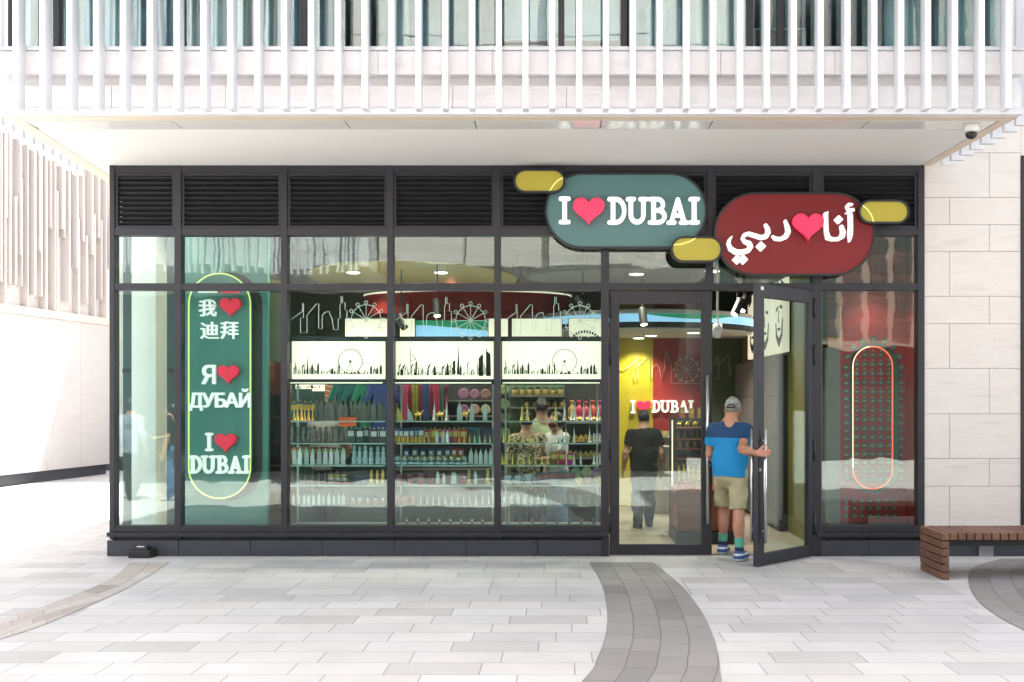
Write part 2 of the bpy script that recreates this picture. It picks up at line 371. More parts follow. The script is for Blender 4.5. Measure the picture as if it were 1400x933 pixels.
GLYPHS = {'我':[[[704,774],[749,732],[793,687],[832,642],[861,602],[922,646],[891,685],[851,729],[806,773],[761,814]],[[832,427],[804,379],[773,332],[738,287],[700,243],[688,295],[677,351],[667,411],[659,473],[946,473],[946,544],[651,544],[646,613],[642,684],[640,757],[639,832],[560,832],[574,544],[345,544],[345,720],[513,765],[460,828],[377,802],[278,777],[170,755],[62,737],[85,674],[270,704],[270,544],[56,544],[56,473],[270,473],[270,296],[41,251],[63,175],[270,222],[270,17],[269,6],[265,-1],[258,-4],[247,-6],[106,-5],[114,-23],[123,-43],[129,-63],[133,-81],[190,-80],[236,-78],[273,-74],[301,-67],[322,-56],[335,-39],[343,-15],[345,17],[345,240],[530,283],[524,350],[345,312],[345,473],[581,473],[592,393],[605,317],[620,246],[637,180],[581,132],[523,89],[462,50],[399,17],[451,-42],[507,-11],[561,24],[613,63],[663,105],[700,26],[743,-33],[793,-70],[849,-83],[897,-73],[930,-38],[952,28],[965,132],[949,139],[932,149],[916,160],[902,173],[896,90],[887,35],[874,3],[856,-7],[819,5],[785,38],[753,92],[724,163],[774,218],[820,276],[862,336],[898,399]]],'迪':[[[68,735],[116,703],[165,667],[209,632],[244,600],[297,654],[261,684],[216,718],[167,751],[119,782]],[[435,370],[588,370],[588,198],[435,198]],[[661,370],[821,370],[821,198],[661,198]],[[435,600],[588,600],[588,432],[435,432]],[[661,600],[821,600],[821,432],[661,432]],[[366,666],[366,132],[893,132],[893,666],[661,666],[661,834],[588,834],[588,666]],[[252,490],[49,490],[49,420],[179,420],[179,101],[146,82],[111,56],[75,24],[39,-14],[89,-79],[126,-32],[162,8],[194,36],[222,46],[241,40],[265,26],[291,8],[320,-12],[375,-39],[437,-56],[509,-64],[594,-67],[939,-57],[942,-38],[947,-17],[954,3],[961,21],[877,13],[783,7],[687,3],[596,2],[518,4],[449,11],[389,26],[335,51],[252,105]]],'拜':[[[40,300],[40,228],[198,228],[178,158],[147,91],[104,27],[45,-33],[109,-84],[175,-13],[223,63],[255,144],[275,228],[432,228],[432,300],[285,300],[290,437],[290,476],[424,476],[424,547],[290,547],[290,722],[333,733],[374,745],[412,757],[448,770],[393,831],[321,804],[232,780],[134,760],[36,744],[59,682],[215,707],[215,547],[62,547],[62,476],[215,476],[215,437],[209,300]],[[436,211],[436,137],[670,137],[670,-80],[746,-80],[746,137],[961,137],[961,211],[746,211],[746,332],[932,332],[932,404],[746,404],[746,523],[924,523],[924,596],[746,596],[746,712],[950,712],[950,786],[457,786],[457,712],[670,712],[670,596],[486,596],[486,523],[670,523],[670,404],[481,404],[481,332],[670,332],[670,211]]],'Д':[[[45,-156],[45,81],[104,81],[139,123],[168,189],[191,285],[207,421],[232,728],[687,728],[687,81],[768,81],[768,-156],[679,-156],[679,0],[134,0],[134,-156]],[[211,81],[595,81],[595,646],[316,646],[298,421],[281,277],[252,160],[243,136],[233,115],[223,96]]],'У':[[[124,0],[124,82],[175,82],[192,83],[207,85],[221,88],[233,94],[243,100],[251,109],[259,119],[265,132],[279,166],[23,728],[125,728],[220,510],[265,404],[299,308],[332,212],[306,212],[354,350],[415,510],[501,728],[601,728],[349,120],[315,58],[305,45],[292,34],[278,24],[263,16],[244,9],[223,4],[200,1],[173,0]]],'Б':[[[86,0],[86,728],[521,728],[521,646],[178,646],[178,422],[346,422],[382,420],[415,416],[446,408],[474,397],[499,383],[522,367],[541,347],[558,326],[570,301],[580,275],[585,246],[587,215],[585,183],[580,154],[571,126],[558,101],[542,78],[523,58],[500,41],[475,27],[446,15],[415,7],[382,2],[346,0]],[[178,81],[344,81],[378,83],[409,90],[435,101],[457,116],[475,135],[487,159],[495,185],[497,216],[495,244],[487,269],[475,291],[457,309],[435,323],[409,334],[378,340],[344,342],[178,342]]],'А':[[[23,0],[288,728],[395,728],[662,0],[565,0],[411,433],[378,533],[332,684],[351,684],[305,531],[272,433],[122,0]],[[157,203],[157,284],[529,284],[529,203]]],'Й':[[[663,0],[570,0],[570,416],[571,469],[574,549],[578,649],[595,646],[538,545],[496,473],[459,415],[196,0],[86,0],[86,728],[178,728],[178,279],[178,225],[176,155],[169,77],[157,79],[195,153],[230,216],[258,261],[554,728],[663,728]],[[375,804],[356,805],[337,809],[320,814],[304,823],[289,833],[275,844],[263,858],[253,873],[245,889],[239,906],[235,923],[234,942],[298,942],[299,926],[303,912],[310,899],[320,888],[331,878],[344,871],[359,867],[375,866],[391,867],[406,871],[419,878],[431,888],[440,899],[447,912],[451,926],[452,942],[517,942],[516,923],[512,906],[506,889],[498,873],[488,858],[476,844],[462,833],[447,823],[431,814],[413,809],[395,805]]],'Я':[[[556,0],[464,0],[464,646],[310,646],[282,645],[258,642],[236,636],[217,629],[201,619],[187,607],[175,594],[165,579],[158,562],[152,544],[149,524],[148,503],[149,483],[152,464],[158,446],[165,430],[175,415],[187,402],[201,391],[217,382],[236,374],[257,369],[282,366],[309,365],[505,365],[505,283],[305,283],[265,285],[229,290],[196,298],[167,311],[141,326],[118,344],[99,364],[84,388],[72,414],[64,442],[59,471],[57,503],[59,535],[64,565],[72,593],[84,620],[99,643],[118,665],[140,683],[166,699],[195,712],[228,721],[265,726],[305,728],[556,728]],[[138,0],[31,0],[209,328],[313,328]]]}
# ------------------------------------------------------------------ people: one smooth surface per body, clothes as their own surfaces
def nets(V, org, h):
    S = V < 0; n = np.array(V.shape) - 1
    acc = np.zeros((*n, 3)); cnt = np.zeros(n)
    c = [(0, 0, 0), (1, 0, 0), (0, 1, 0), (1, 1, 0), (0, 0, 1), (1, 0, 1), (0, 1, 1), (1, 1, 1)]
    def sl(A, o): return A[o[0]:o[0] + n[0], o[1]:o[1] + n[1], o[2]:o[2] + n[2]]
    for a in range(8):
        for ax in (1, 2, 4):
            b = a | ax
            if b == a: continue
            va, vb = sl(V, c[a]), sl(V, c[b]); m = sl(S, c[a]) != sl(S, c[b])
            t = np.where(m, va / np.where(m, va - vb, 1), 0)
            for k in range(3): acc[..., k] += np.where(m, c[a][k] + (c[b][k] - c[a][k]) * t, 0)
            cnt += m
    M = cnt > 0; idx = np.full(n, -1); I = np.argwhere(M); idx[M] = np.arange(len(I))
    P = (I + acc[M] / cnt[M][:, None]) * h + np.array(org)
    F = []
    for ax in range(3):
        u, w = (ax + 1) % 3, (ax + 2) % 3
        a = [slice(None)] * 3; b = [slice(None)] * 3; a[ax] = slice(0, -1); b[ax] = slice(1, None)
        E = np.argwhere(S[tuple(a)] != S[tuple(b)]); E = E[(E[:, u] > 0) & (E[:, w] > 0) & (E[:, u] < n[u]) & (E[:, w] < n[w])]
        du = np.zeros(3, int); du[u] = 1; dw = np.zeros(3, int); dw[w] = 1
        q = [idx[tuple((E - o).T)] for o in (du + dw, dw, du * 0, du)]
        q = np.stack(q, 1); inside = S[tuple(E.T)]
        F.append(np.where(inside[:, None], q, q[:, ::-1]))
    F = np.concatenate(F)
    return P, F[(F >= 0).all(1)]
class Body:
    def __init__(s, lo, hi, h=.01):
        s.h = h; s.lo = np.array(lo, float); n = np.ceil((np.array(hi) - s.lo) / h).astype(int) + 1
        s.V = np.full(n, 1., np.float32); s.ax = [s.lo[k] + np.arange(n[k]) * h for k in range(3)]
    def reg(s, lo, hi):
        r = []
        for k in range(3):
            a = max(0, int((lo[k] - s.lo[k]) / s.h)); b = min(s.V.shape[k], int((hi[k] - s.lo[k]) / s.h) + 2); r.append(slice(a, max(a, b)))
        g = np.meshgrid(*[s.ax[k][r[k]] for k in range(3)], indexing='ij'); return tuple(r), g
    def put(s, r, d, k):
        a = s.V[r]; hh = np.maximum(k - np.abs(a - d), 0) / k; s.V[r] = np.minimum(a, d) - hh * hh * k * .25
    def rc(s, a, b, ra, rb, k=.025, sy=1.):
        a, b = np.array(a, float), np.array(b, float); m = max(ra, rb) + k + .03
        r, (x, y, z) = s.reg(np.minimum(a, b) - m, np.maximum(a, b) + m)
        if not x.size: return s
        cy = (a[1] + b[1]) / 2
        y = (y - cy) / sy + cy; d = b - a; L = d @ d + 1e-9
        t = np.clip(((x - a[0]) * d[0] + (y - a[1]) * d[1] + (z - a[2]) * d[2]) / L, 0, 1)
        q = np.sqrt((x - a[0] - t * d[0]) ** 2 + (y - a[1] - t * d[1]) ** 2 + (z - a[2] - t * d[2]) ** 2) - (ra + (rb - ra) * t)
        s.put(r, q * (sy if sy < 1 else 1), k); return s
    def ell(s, c, rad, k=.02, yaw=0.):
        c = np.array(c, float); rad = np.array(rad, float); m = rad.max() + k + .03
        r, (x, y, z) = s.reg(c - m, c + m)
        if not x.size: return s
        x, y, z = x - c[0], y - c[1], z - c[2]
        if yaw: x, y = x * math.cos(yaw) + y * math.sin(yaw), -x * math.sin(yaw) + y * math.cos(yaw)
        q = np.sqrt((x / rad[0]) ** 2 + (y / rad[1]) ** 2 + (z / rad[2]) ** 2)
        s.put(r, (q - 1) * rad.min(), k); return s
    def carve(s, c, rad, k=.012):
        c = np.array(c, float); rad = np.array(rad, float); m = rad.max() + .03
        r, (x, y, z) = s.reg(c - m, c + m)
        d = -(np.sqrt(((x - c[0]) / rad[0]) ** 2 + ((y - c[1]) / rad[1]) ** 2 + ((z - c[2]) / rad[2]) ** 2) - 1) * rad.min()
        a = s.V[r]; hh = np.maximum(k - np.abs(a - d), 0) / k; s.V[r] = np.maximum(a, d) + hh * hh * k * .25; return s
    def cut(s, nrm, off):
        g = np.meshgrid(*s.ax, indexing='ij'); s.V = np.maximum(s.V, (g[0] * nrm[0] + g[1] * nrm[1] + g[2] * nrm[2] - off).astype(np.float32)); return s
    def folds(s, amp, f=26., seed=0.):
        x, y, z = np.meshgrid(*s.ax, indexing='ij')
        s.V = s.V + (amp * (np.sin(f * z + 9 * x + 4 * np.sin(7 * y + seed) + seed) * .6 + np.sin(f * .55 * z - 17 * x + 11 * y + 2 * seed) * .7)).astype(np.float32); return s
    def build(s, name, m, parent=None, yaw=0):
        P, F = nets(s.V, s.lo, s.h)
        me = bpy.data.meshes.new(name); me.from_pydata(P.tolist(), [], F.tolist()); me.materials.append(m)
        me.polygons.foreach_set('use_smooth', [True] * len(me.polygons)); me.update()
        o = put(name, me)
        if parent is not None: o.parent = parent
        return o

def skin(name, c): 
    m = mat(name, c, .5, var=.10, vscale=14); b = m.node_tree.nodes['Principled BSDF']
    b.inputs['Subsurface Weight'].default_value = .08; b.inputs['Subsurface Radius'].default_value = (.02, .008, .004); return m
def cloth(name, c, var=.12, rand=0): return mat(name, c, .9, var=var, vscale=9, bump=.5, bscale=13)
def band_mat(name, stops, rough=.85, axis=2, scale=1.):
    """cloth or shoe dyed in bands by height (metres)"""
    m, nt, b = new_mat(name); vec, x, y, z = coord(nt); a = (x, y, z)[axis]
    c = ramp(nt, a * scale, stops, True); n = noise(nt, vec, 120, 3)
    c = mixc(nt, .2, c, ramp(nt, n, [(.3, (.7, .7, .7)), (.7, (1, 1, 1))]), 'MULTIPLY')
    nt.links.new(c, b.inputs['Base Color']); b.inputs['Roughness'].default_value = rough
    w = noise(nt, vec, 7, 3, (1.6, 1.6, .7))
    nt.links.new(bumpn(nt, w + n * .04, .55, .03), b.inputs['Normal']); return m
SKIN = skin('skin_tan', (.42, .24, .16)); SKIN_RED = skin('skin_sunburnt', (.40, .19, .12)); SKIN_DARK = skin('skin_brown', (.25, .14, .09))
EYE = mat('eye_white', (.6, .58, .55), .2); LIP = mat('lips', (.35, .13, .11), .4)

BASE = dict(head=(0, .02, 1.625), neck=(0, -.005, 1.46), chest=(0, 0, 1.30), waist=(0, 0, 1.08), hips=(0, 0, .95),
            sl=(-.185, 0, 1.405), el=(-.25, -.03, 1.12), wl=(-.26, .04, .88), sr=(.185, 0, 1.405), er=(.25, -.03, 1.12), wr=(.26, .04, .88),
            hl=(-.09, 0, .93), kl=(-.10, .015, .50), al=(-.10, -.02, .085), hr=(.09, 0, .93), kr=(.10, .015, .50), ar=(.10, -.02, .085),
            fl=(-.12, 1), fr=(.12, 1), hand_l=None, hand_r=None)
def lerp(a, b, t): return tuple(a[k] + (b[k] - a[k]) * t for k in range(3))
def unit(v): v = np.array(v, float); return v / (np.linalg.norm(v) + 1e-9)
def hand(b, wrist, along, palm_n, thumb, curl, k=.006, s=1.):
    """palm, four unequal bent fingers and a thumb leaving the side of the palm"""
    w = np.array(wrist, float); d = unit(along); t = unit(thumb); t = unit(t - d * (t @ d)); n = np.cross(d, t)
    if n @ np.array(palm_n, float) < 0: n = -n
    for q in np.linspace(-.028, .028, 4): b.rc(w + d * .01 * s + t * q * .7 * s, w + d * .085 * s + t * q * s, .0135 * s, .0125 * s, .012)
    for q, L in zip((.030, .010, -.010, -.029), (.072, .080, .074, .058)):
        p = w + d * .085 * s + t * q * s; a = curl * .5; dirs = d
        for f, r0, r1 in ((.45, .0098, .0090), (.32, .0088, .0082), (.23, .0080, .0068)):
            dirs = unit(d * math.cos(a) + n * math.sin(a)); e = p + dirs * L * f * s; b.rc(p, e, r0 * s, r1 * s, k); p = e; a += curl
    p = w + d * .03 * s + t * .028 * s
    for ang, L, r0, r1 in ((.85, .042, .014, .0115), (.55, .032, .0115, .0105), (.4, .025, .0100, .0080)):
        dirs = unit(d * math.cos(ang) + t * math.sin(ang) + n * .35 * curl); e = p + dirs * L * s; b.rc(p, e, r0 * s, r1 * s, k); p = e
def person(label, loc, rotz, pose={}, group=None, height=1.75, h=.01, sk=None, girth=1., look=0.,
           shirt=None, sleeve=.6, hem=.90, legs=None, leg_to='ankle', shoes=None, socks=None, cap=None, hair=None, hair_len='short', mask=None, cat='person'):
    J = dict(BASE); J.update(pose); sk = sk or SKIN
    pts = np.array([J[k] for k in J if J[k] is not None and len(J[k]) == 3 and not k.startswith('hand')])
    lo = pts.min(0) - (.22, .26, .09); hi = pts.max(0) + (.22, .28, .17); lo[2] = -.012
    b = Body(lo, hi, h); H = np.array(J['head']); g = girth
    cy, sy_ = math.cos(look), math.sin(look)
    def hd(x, y, z): return H + np.array((x * cy - y * sy_, x * sy_ + y * cy, z))
    b.ell(H + (0, 0, .012), (.076, .098, .112), .03, look); b.ell(hd(0, .03, -.06), (.056, .066, .062), .03, look)
    b.rc(hd(0, .088, .008), hd(0, .112, -.026), .008, .013, .014); b.ell(hd(0, .085, -.105), (.026, .02, .016), .02, look)
    for q in (-1, 1):
        b.ell(hd(q * .079, -.008, -.012), (.011, .022, .034), .012, look); b.carve(hd(q * .032, .102, .006), (.017, .014, .012))
        b.ell(hd(q * .031, .088, .024), (.024, .012, .008), .012, look)
    b.rc(lerp(J['neck'], H, -.1), H + (0, -.02, -.03), .058 * g, .052, .03)
    sx = .155 * g
    b.rc(J['chest'], J['waist'], sx * 1.02, sx * .92, .06, .68); b.rc(J['waist'], J['hips'], sx * .92, sx * .98, .06, .74)
    b.rc(lerp(J['sl'], J['sr'], .12), lerp(J['sl'], J['sr'], .88), .062, .062, .05); b.rc(J['neck'], J['chest'], .07, .12, .06, .8)
    for q in 'lr':
        b.rc(J['s' + q], J['e' + q], .053 * g, .041 * g, .03); b.rc(J['e' + q], J['w' + q], .043 * g, .029, .02)
        b.ell(lerp(J['e' + q], J['w' + q], .28), (.044 * g,) * 3, .03)
        hp = J['hand_' + q]
        if hp: hand(b, J['w' + q], *hp)
        else:
            a = np.array(J['w' + q]) - np.array(J['e' + q]); hand(b, J['w' + q], unit(a) + (0, .1, 0), (1 if q == 'l' else -1, -.2, 0), (0, 1, 0), .45, .006 if h < .008 else .004, 1. if h < .008 else 1.06)
        b.rc(J['h' + q], J['k' + q], .088 * g, .057, .05); b.rc(J['k' + q], J['a' + q], .055, .036, .03)
        b.ell(lerp(lerp(J['k' + q], J['a' + q], .28), (J['k' + q][0], J['k' + q][1] - .5, .4), .045), (.054, .058, .11), .05)
        f = unit((*J['f' + q], 0)); A = np.array(J['a' + q]); b.rc(A + f * -.03 + (0, 0, -.035), A + f * .15 + (0, 0, -.05), .034, .03, .03)
    body = b.build('person', sk); tag(body, label, cat, group)
    body.location = loc; body.rotation_euler = (0, 0, rotz); s = height / 1.75; body.scale = (s, s, s)
    e = G()
    for q in (-1, 1): e.lathe([(.003, -.009), (.0085, -.005), (.010, 0), (.0085, .005), (.003, .009)], tuple(hd(q * .032, .089, .006)), 8)
    e.build('eyes', EYE, None, 0, True).parent = body
    e = G(); e.tube([tuple(hd(x, y, -.057 - .002 * abs(x) * 30)) for x, y in ((-.022, .086), (-.010, .094), (0, .096), (.010, .094), (.022, .086))], [.003, .005, .0055, .005, .003], 6); e.build('mouth', LIP, None, 0, True).parent = body
    if shirt:
        c = Body(lo, hi, h)
        c.rc(J['chest'], J['waist'], sx * 1.02 + .018, sx * .95 + .024, .06, .74); c.rc(J['waist'], tuple(np.array(J['hips']) + (0, 0, -.08)), sx * .95 + .024, sx * 1.02 + .026, .06, .80)
        c.rc(lerp(J['sl'], J['sr'], .1), lerp(J['sl'], J['sr'], .9), .074, .074, .05); c.rc(J['neck'], J['chest'], .055, .135, .06, .8)
        for q in 'lr':
            if sleeve <= 1: c.rc(J['s' + q], lerp(J['s' + q], J['e' + q], sleeve), .070 * g, .068 * g, .04)
            else: c.rc(J['s' + q], J['e' + q], .068 * g, .057 * g, .04); c.rc(J['e' + q], lerp(J['e' + q], J['w' + q], sleeve - 1), .057 * g, .046, .03)
        if sleeve <= 1:
            for q in 'lr':
                d = unit(np.array(J['e' + q]) - np.array(J['s' + q])); p = np.array(lerp(J['s' + q], J['e' + q], sleeve))
                r, (x, y, z) = c.reg(p - .16, p + .16); pl = (x - p[0]) * d[0] + (y - p[1]) * d[1] + (z - p[2]) * d[2]
                near = np.sqrt((x - p[0]) ** 2 + (y - p[1]) ** 2 + (z - p[2]) ** 2) < .115
                c.V[r] = np.where(near, np.maximum(c.V[r], pl), c.V[r])
        c.cut((0, 0, -1), -hem); nk = np.array(J['neck']); c.cut((0, .35, 1), nk[2] + .012 + .35 * nk[1]); c.folds(.0075, 22, loc[0] * 3)
        c.build('shirt', shirt, body)
    if legs:
        c = Body(lo, hi, h); to = {'ankle': 1.0, 'knee': .0}[leg_to]
        c.rc(tuple(np.array(J['waist']) + (0, 0, -.04)), J['hips'], sx * .92 + .014, sx + .016, .05, .76)
        for q in 'lr':
            k1 = .082 if leg_to == 'knee' else .070
            c.rc(J['h' + q], J['k' + q], .098 * g, k1 * g + .004, .05)
            if to:
                c.rc(J['k' + q], tuple(np.array(J['a' + q]) + (0, 0, -.045)), .074 * g, .066, .03); m_ = np.array(lerp(J['k' + q], J['a' + q], .35)); c.ell(m_ + (0, -.012, 0), (.072, .076, .16), .06)
        if to: c.cut((0, 0, -1), -.035)
        else: c.cut((0, 0, -1), -(min(J['kl'][2], J['kr'][2]) + .055))
        c.cut((0, 0, 1), max(J['waist'][2] - .02, hem)); c.folds(.008, 30, loc[0] * 5 + 1); c.build('shorts' if leg_to == 'knee' else 'trousers', legs, body)
    for q in 'lr':
        A = np.array(J['a' + q]); f = unit((*J['f' + q], 0)); z0 = A[2] - .085
        if socks:
            c = Body(A - .2, A + .3, h); up = unit(np.array(J['k' + q]) - A)
            c.rc(A + (0, 0, -.03), A + up * .16, .044, .053, .02); c.cut(up, float(up @ (A + up * .16))); c.build('sock', socks, body)
        if shoes:
            c = Body(A - (.25, .25, .11), A + (.25, .3, .12), min(h, .008))
            c.rc(A + f * -.035 + (0, 0, -.04), A + f * .10 + (0, 0, -.042), .053, .055, .03); c.rc(A + f * .09 + (0, 0, -.046), A + f * .18 + (0, 0, -.052), .053, .042, .03)
            c.rc(A + f * -.02, A + f * .02 + (0, 0, -.02), .050, .05, .03); c.cut((0, 0, -1), -z0 - .002); c.cut((0, 0, 1), A[2] + .025); c.build('shoe', shoes, body)
    if cap:
        c = Body(H - .22, H + .25, min(h, .008)); c.ell(H + (0, 0, .022), (.088, .108, .112), .02, look); c.cut((-sy_ * -.12, cy * -.12, -1), -(H[2] + .018) - .12 * H[1])
        br = hd(0, .135, .030); c.ell(br, (.072, .075, .010), .012, look); c.build('cap', cap, body)
        o = G(); o.tube([tuple(hd(-.040 * math.cos(t), -.103 - .006 * math.sin(t), .022 + .036 * math.sin(t))) for t in np.linspace(0, math.pi, 9)], .005, 6); o.tube([tuple(hd(x, -.104 + x * x * 2, .024)) for x in np.linspace(-.045, .045, 7)], .007, 6)
        o.build('cap_strap', M['black_cloth'], None, 0, True).parent = body
    if hair:
        c = Body(H - .32, H + .25, min(h, .009)); c.ell(H + (0, 0, .022), (.085, .106, .115), .03, look)
        if hair_len == 'bun': c.ell(hd(0, -.10, .09), (.05, .05, .045), .03)
        if hair_len == 'long': c.rc(hd(0, -.05, 0), hd(0, -.07, -.19), .085, .075, .05)
        n_ = np.array((-sy_ * .9, cy * .9, 0)) + (0, 0, -.35); n_ = unit(n_); c.cut(n_, float(n_ @ hd(0, .055, .045)))
        if hair_len != 'long': c.cut((0, 0, -1), -(H[2] - .055))
        c.folds(.003, 90, 3); c.build('hair', hair, body)
    if mask:
        c = Body(H - .2, H + .2, min(h, .008)); c.ell(hd(0, .04, -.05), (.066, .075, .055), .03, look); c.rc(hd(0, .09, -.01), hd(0, .115, -.04), .01, .014, .03)
        n_ = unit(np.array((sy_, -cy, 0))); c.cut(n_, float(n_ @ hd(0, .02, 0))); c.build('face_mask', mask, body)
    return body
# ------------------------------------------------------------------ shared materials
M = {}
M['anthracite'] = mat('anthracite_aluminium', (.022, .0225, .028), .45, .25, .08, 2.)
M['anthracite_deep'] = mat('dark_louvre_paint', (.022, .023, .027), .5, .15, .1)
M['louvre'] = mat('louvre_paint', (.016, .0165, .019), .5, .1, .1)
M['plinth'] = mat('black_granite', (.036, .038, .048), .38, 0, .2, 30., .05, 200)
M['white_metal'] = mat('white_fin_paint', (.60, .615, .65), .38, .0, .03, 1.)
M['soffit'] = mat('soffit_cream', (.66, .655, .63), .7, 0, .025, .6)
M['soffit_gloss'] = mat('soffit_gloss_panel', (.64, .64, .62), .08, .0, .02, .6)
M['trim_beige'] = mat('beige_edge_trim', (.60, .50, .40), .5, 0, .06, 2)
M['limestone'] = stone_mat('limestone_cladding', (.62, .585, .555))
M['limestone_pale'] = stone_mat('pale_limestone', (.72, .715, .725), .08)
M['steel'] = mat('brushed_steel', (.55, .55, .55), .28, 1., .06, 20)
M['glass'] = glass_mat('shop_glass', (.86, .94, .915), .07, .075)
M['door_glass'] = glass_mat('door_glass', (.86, .93, .90), .075, .04)
M['upper_glass'] = glass_mat('upper_window_glass', (.84, .93, .95), .09, .05)
M['shelf_glass'] = glass_mat('shelf_glass', (.72, .90, .84), .12)
M['clear'] = glass_mat('crystal_glass', (.80, .88, .88), .16)
M['teal'] = mat('teal_board', (.075, .235, .205), .35, 0, .05, 1.)
M['teal_dark'] = mat('dark_teal_wall', (.022, .055, .052), .5, 0, .1, 1.)
M['red_wall'] = mat('deep_red_wall', (.30, .020, .020), .55, 0, .06, 1.)
M['yellow_wall'] = mat('mustard_wall', (.46, .37, .02), .4, 0, .06, 1.)
M['green_wall'] = mat('sage_green_wall', (.07, .10, .06), .6, 0, .08, 1.)
M['grey_wall'] = mat('grey_wall', (.16, .155, .14), .7, 0, .1, 1.)
M['dark_wall'] = mat('charcoal_wall', (.03, .03, .03), .6, 0, .15, 1.)
M['ceiling'] = mat('services_ceiling', (.20, .19, .15), .8, 0, .2, 1.5)
M['black'] = mat('black_paint', (.012, .012, .013), .45, 0, .2)
M['black_cloth'] = mat('black_cloth', (.010, .010, .012), .9, 0, .2, 9)
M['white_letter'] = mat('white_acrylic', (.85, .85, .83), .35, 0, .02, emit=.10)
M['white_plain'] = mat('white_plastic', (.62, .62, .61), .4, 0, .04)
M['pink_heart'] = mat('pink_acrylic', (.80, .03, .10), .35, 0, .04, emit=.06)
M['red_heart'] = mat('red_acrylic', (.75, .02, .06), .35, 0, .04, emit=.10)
M['wood'] = wood_mat('hardwood_slats', (.17, .085, .052))
M['floor'] = paver_mat('shop_floor_tile', (.38, .345, .29), .6, .9, .06)
M['paving'] = paver_mat('pale_paving', (.448, .447, .446), .305, .6, .17, y0=-.55, tone=(.95, .925, .885))
M['paving_dark'] = paver_mat('dark_paving', (.225, .222, .218), .20, .42, .22, uv=True, tone=(.9, .85, .8))
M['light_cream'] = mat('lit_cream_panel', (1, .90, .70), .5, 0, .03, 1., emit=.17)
M['lamp'] = mat('lamp_disc', (1, .93, .8), .5, 0, 0, emit=1.5)
M['neon_warm'] = mat('warm_neon', (1, .75, .5), .4, 0, 0, emit=.3)
M['neon_red'] = mat('red_neon', (1, .16, .07), .4, 0, 0, emit=.22)
M['neon_yellow'] = mat('yellow_green_edge_light', (.75, .85, .25), .4, 0, 0, emit=.14)
M['led_blue'] = mat('led_screen_blue', (.30, .58, .85), .3, 0, .12, .8, emit=.2)
M['led_green'] = mat('led_screen_green', (.02, .32, .16), .3, 0, .1, 1, emit=.10)
M['ink'] = mat('black_print', (.012, .012, .012), .8, 0, .1)
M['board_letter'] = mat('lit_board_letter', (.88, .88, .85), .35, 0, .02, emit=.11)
M['decal'] = mat('white_window_film', (.80, .78, .74), .6, 0, .02)

# ------------------------------------------------------------------ ground
g = G(); g.add([(-160, -160, 0), (160, -160, 0), (160, 0, 0), (-160, 0, 0), (-160, 160, 0), (160, 160, 0)], [(0, 1, 2, 3), (3, 2, 5, 4)])
struct(g.build('plaza_paving', M['paving']))
def strip(name, L, Rr, m='paving_dark'):
    """a paved band between two lines of the ground, its bricks following the curve"""
    def resample(P, n):
        P = [Vector((*p, 0)) for p in P]; out = []
        for k in range(n + 1):
            t = k / n * (len(P) - 1); i = min(int(t), len(P) - 2); u = t - i
            p0, p1, p2, p3 = P[max(i - 1, 0)], P[i], P[i + 1], P[min(i + 2, len(P) - 1)]
            out.append(.5 * ((2 * p1) + (p2 - p0) * u + (2 * p0 - 5 * p1 + 4 * p2 - p3) * u * u + (3 * p1 - p0 - 3 * p2 + p3) * u ** 3))
        return out
    n = 60; A, B = resample(L, n), resample(Rr, n); g = G(); g.uv = []; s = 0; K = 6
    for i in range(n + 1):
        if i: s += ((A[i] + B[i]) / 2 - (A[i - 1] + B[i - 1]) / 2).length
        for k in range(K + 1):
            p = A[i].lerp(B[i], k / K); g.v.append((p.x, p.y, .004)); g.uv.append((s, (B[i] - A[i]).length * k / K))
    for i in range(n):
        for k in range(K):
            a = i * (K + 1) + k; g.f.append((a, a + 1, a + K + 2, a + K + 1)); g.m.append(0)
    o = struct(g.build(name, M[m]))
    return o
Lc = [gp(*p) for p in ((806, 769.5), (823, 800), (830, 833), (829, 865), (817, 900), (795, 933))] + [(-.45, -7.3), (-1.3, -8.6), (-2.6, -10), (-5, -12)]
Rc = [gp(*p) for p in ((893, 769.5), (930, 800), (958, 835), (975, 870), (983, 900), (987, 933))] + [(.75, -7.5), (.3, -9), (-.9, -10.9), (-3.5, -13)]
strip('dark_paving_band', Lc, Rc)
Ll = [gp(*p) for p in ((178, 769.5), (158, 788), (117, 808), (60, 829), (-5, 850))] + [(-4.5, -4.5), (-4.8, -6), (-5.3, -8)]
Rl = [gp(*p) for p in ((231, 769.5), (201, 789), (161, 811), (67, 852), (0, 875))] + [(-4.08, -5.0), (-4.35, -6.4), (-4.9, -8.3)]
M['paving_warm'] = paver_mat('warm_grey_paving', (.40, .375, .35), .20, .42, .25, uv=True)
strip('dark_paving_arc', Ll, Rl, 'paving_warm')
Lr = [(4.79, -.27), (4.29, -.83), (3.95, -1.55), (3.62, -2.6), (3.49, -3.46), (3.52, -4.3), (3.75, -5.4), (4.3, -6.8)]
Rr = [(6.4, -.27), (5.95, -.95), (5.6, -1.7), (5.3, -2.7), (5.2, -3.5), (5.25, -4.2), (5.4, -5.1), (5.9, -6.4)]
strip('dark_paving_circle', Lr, Rr)

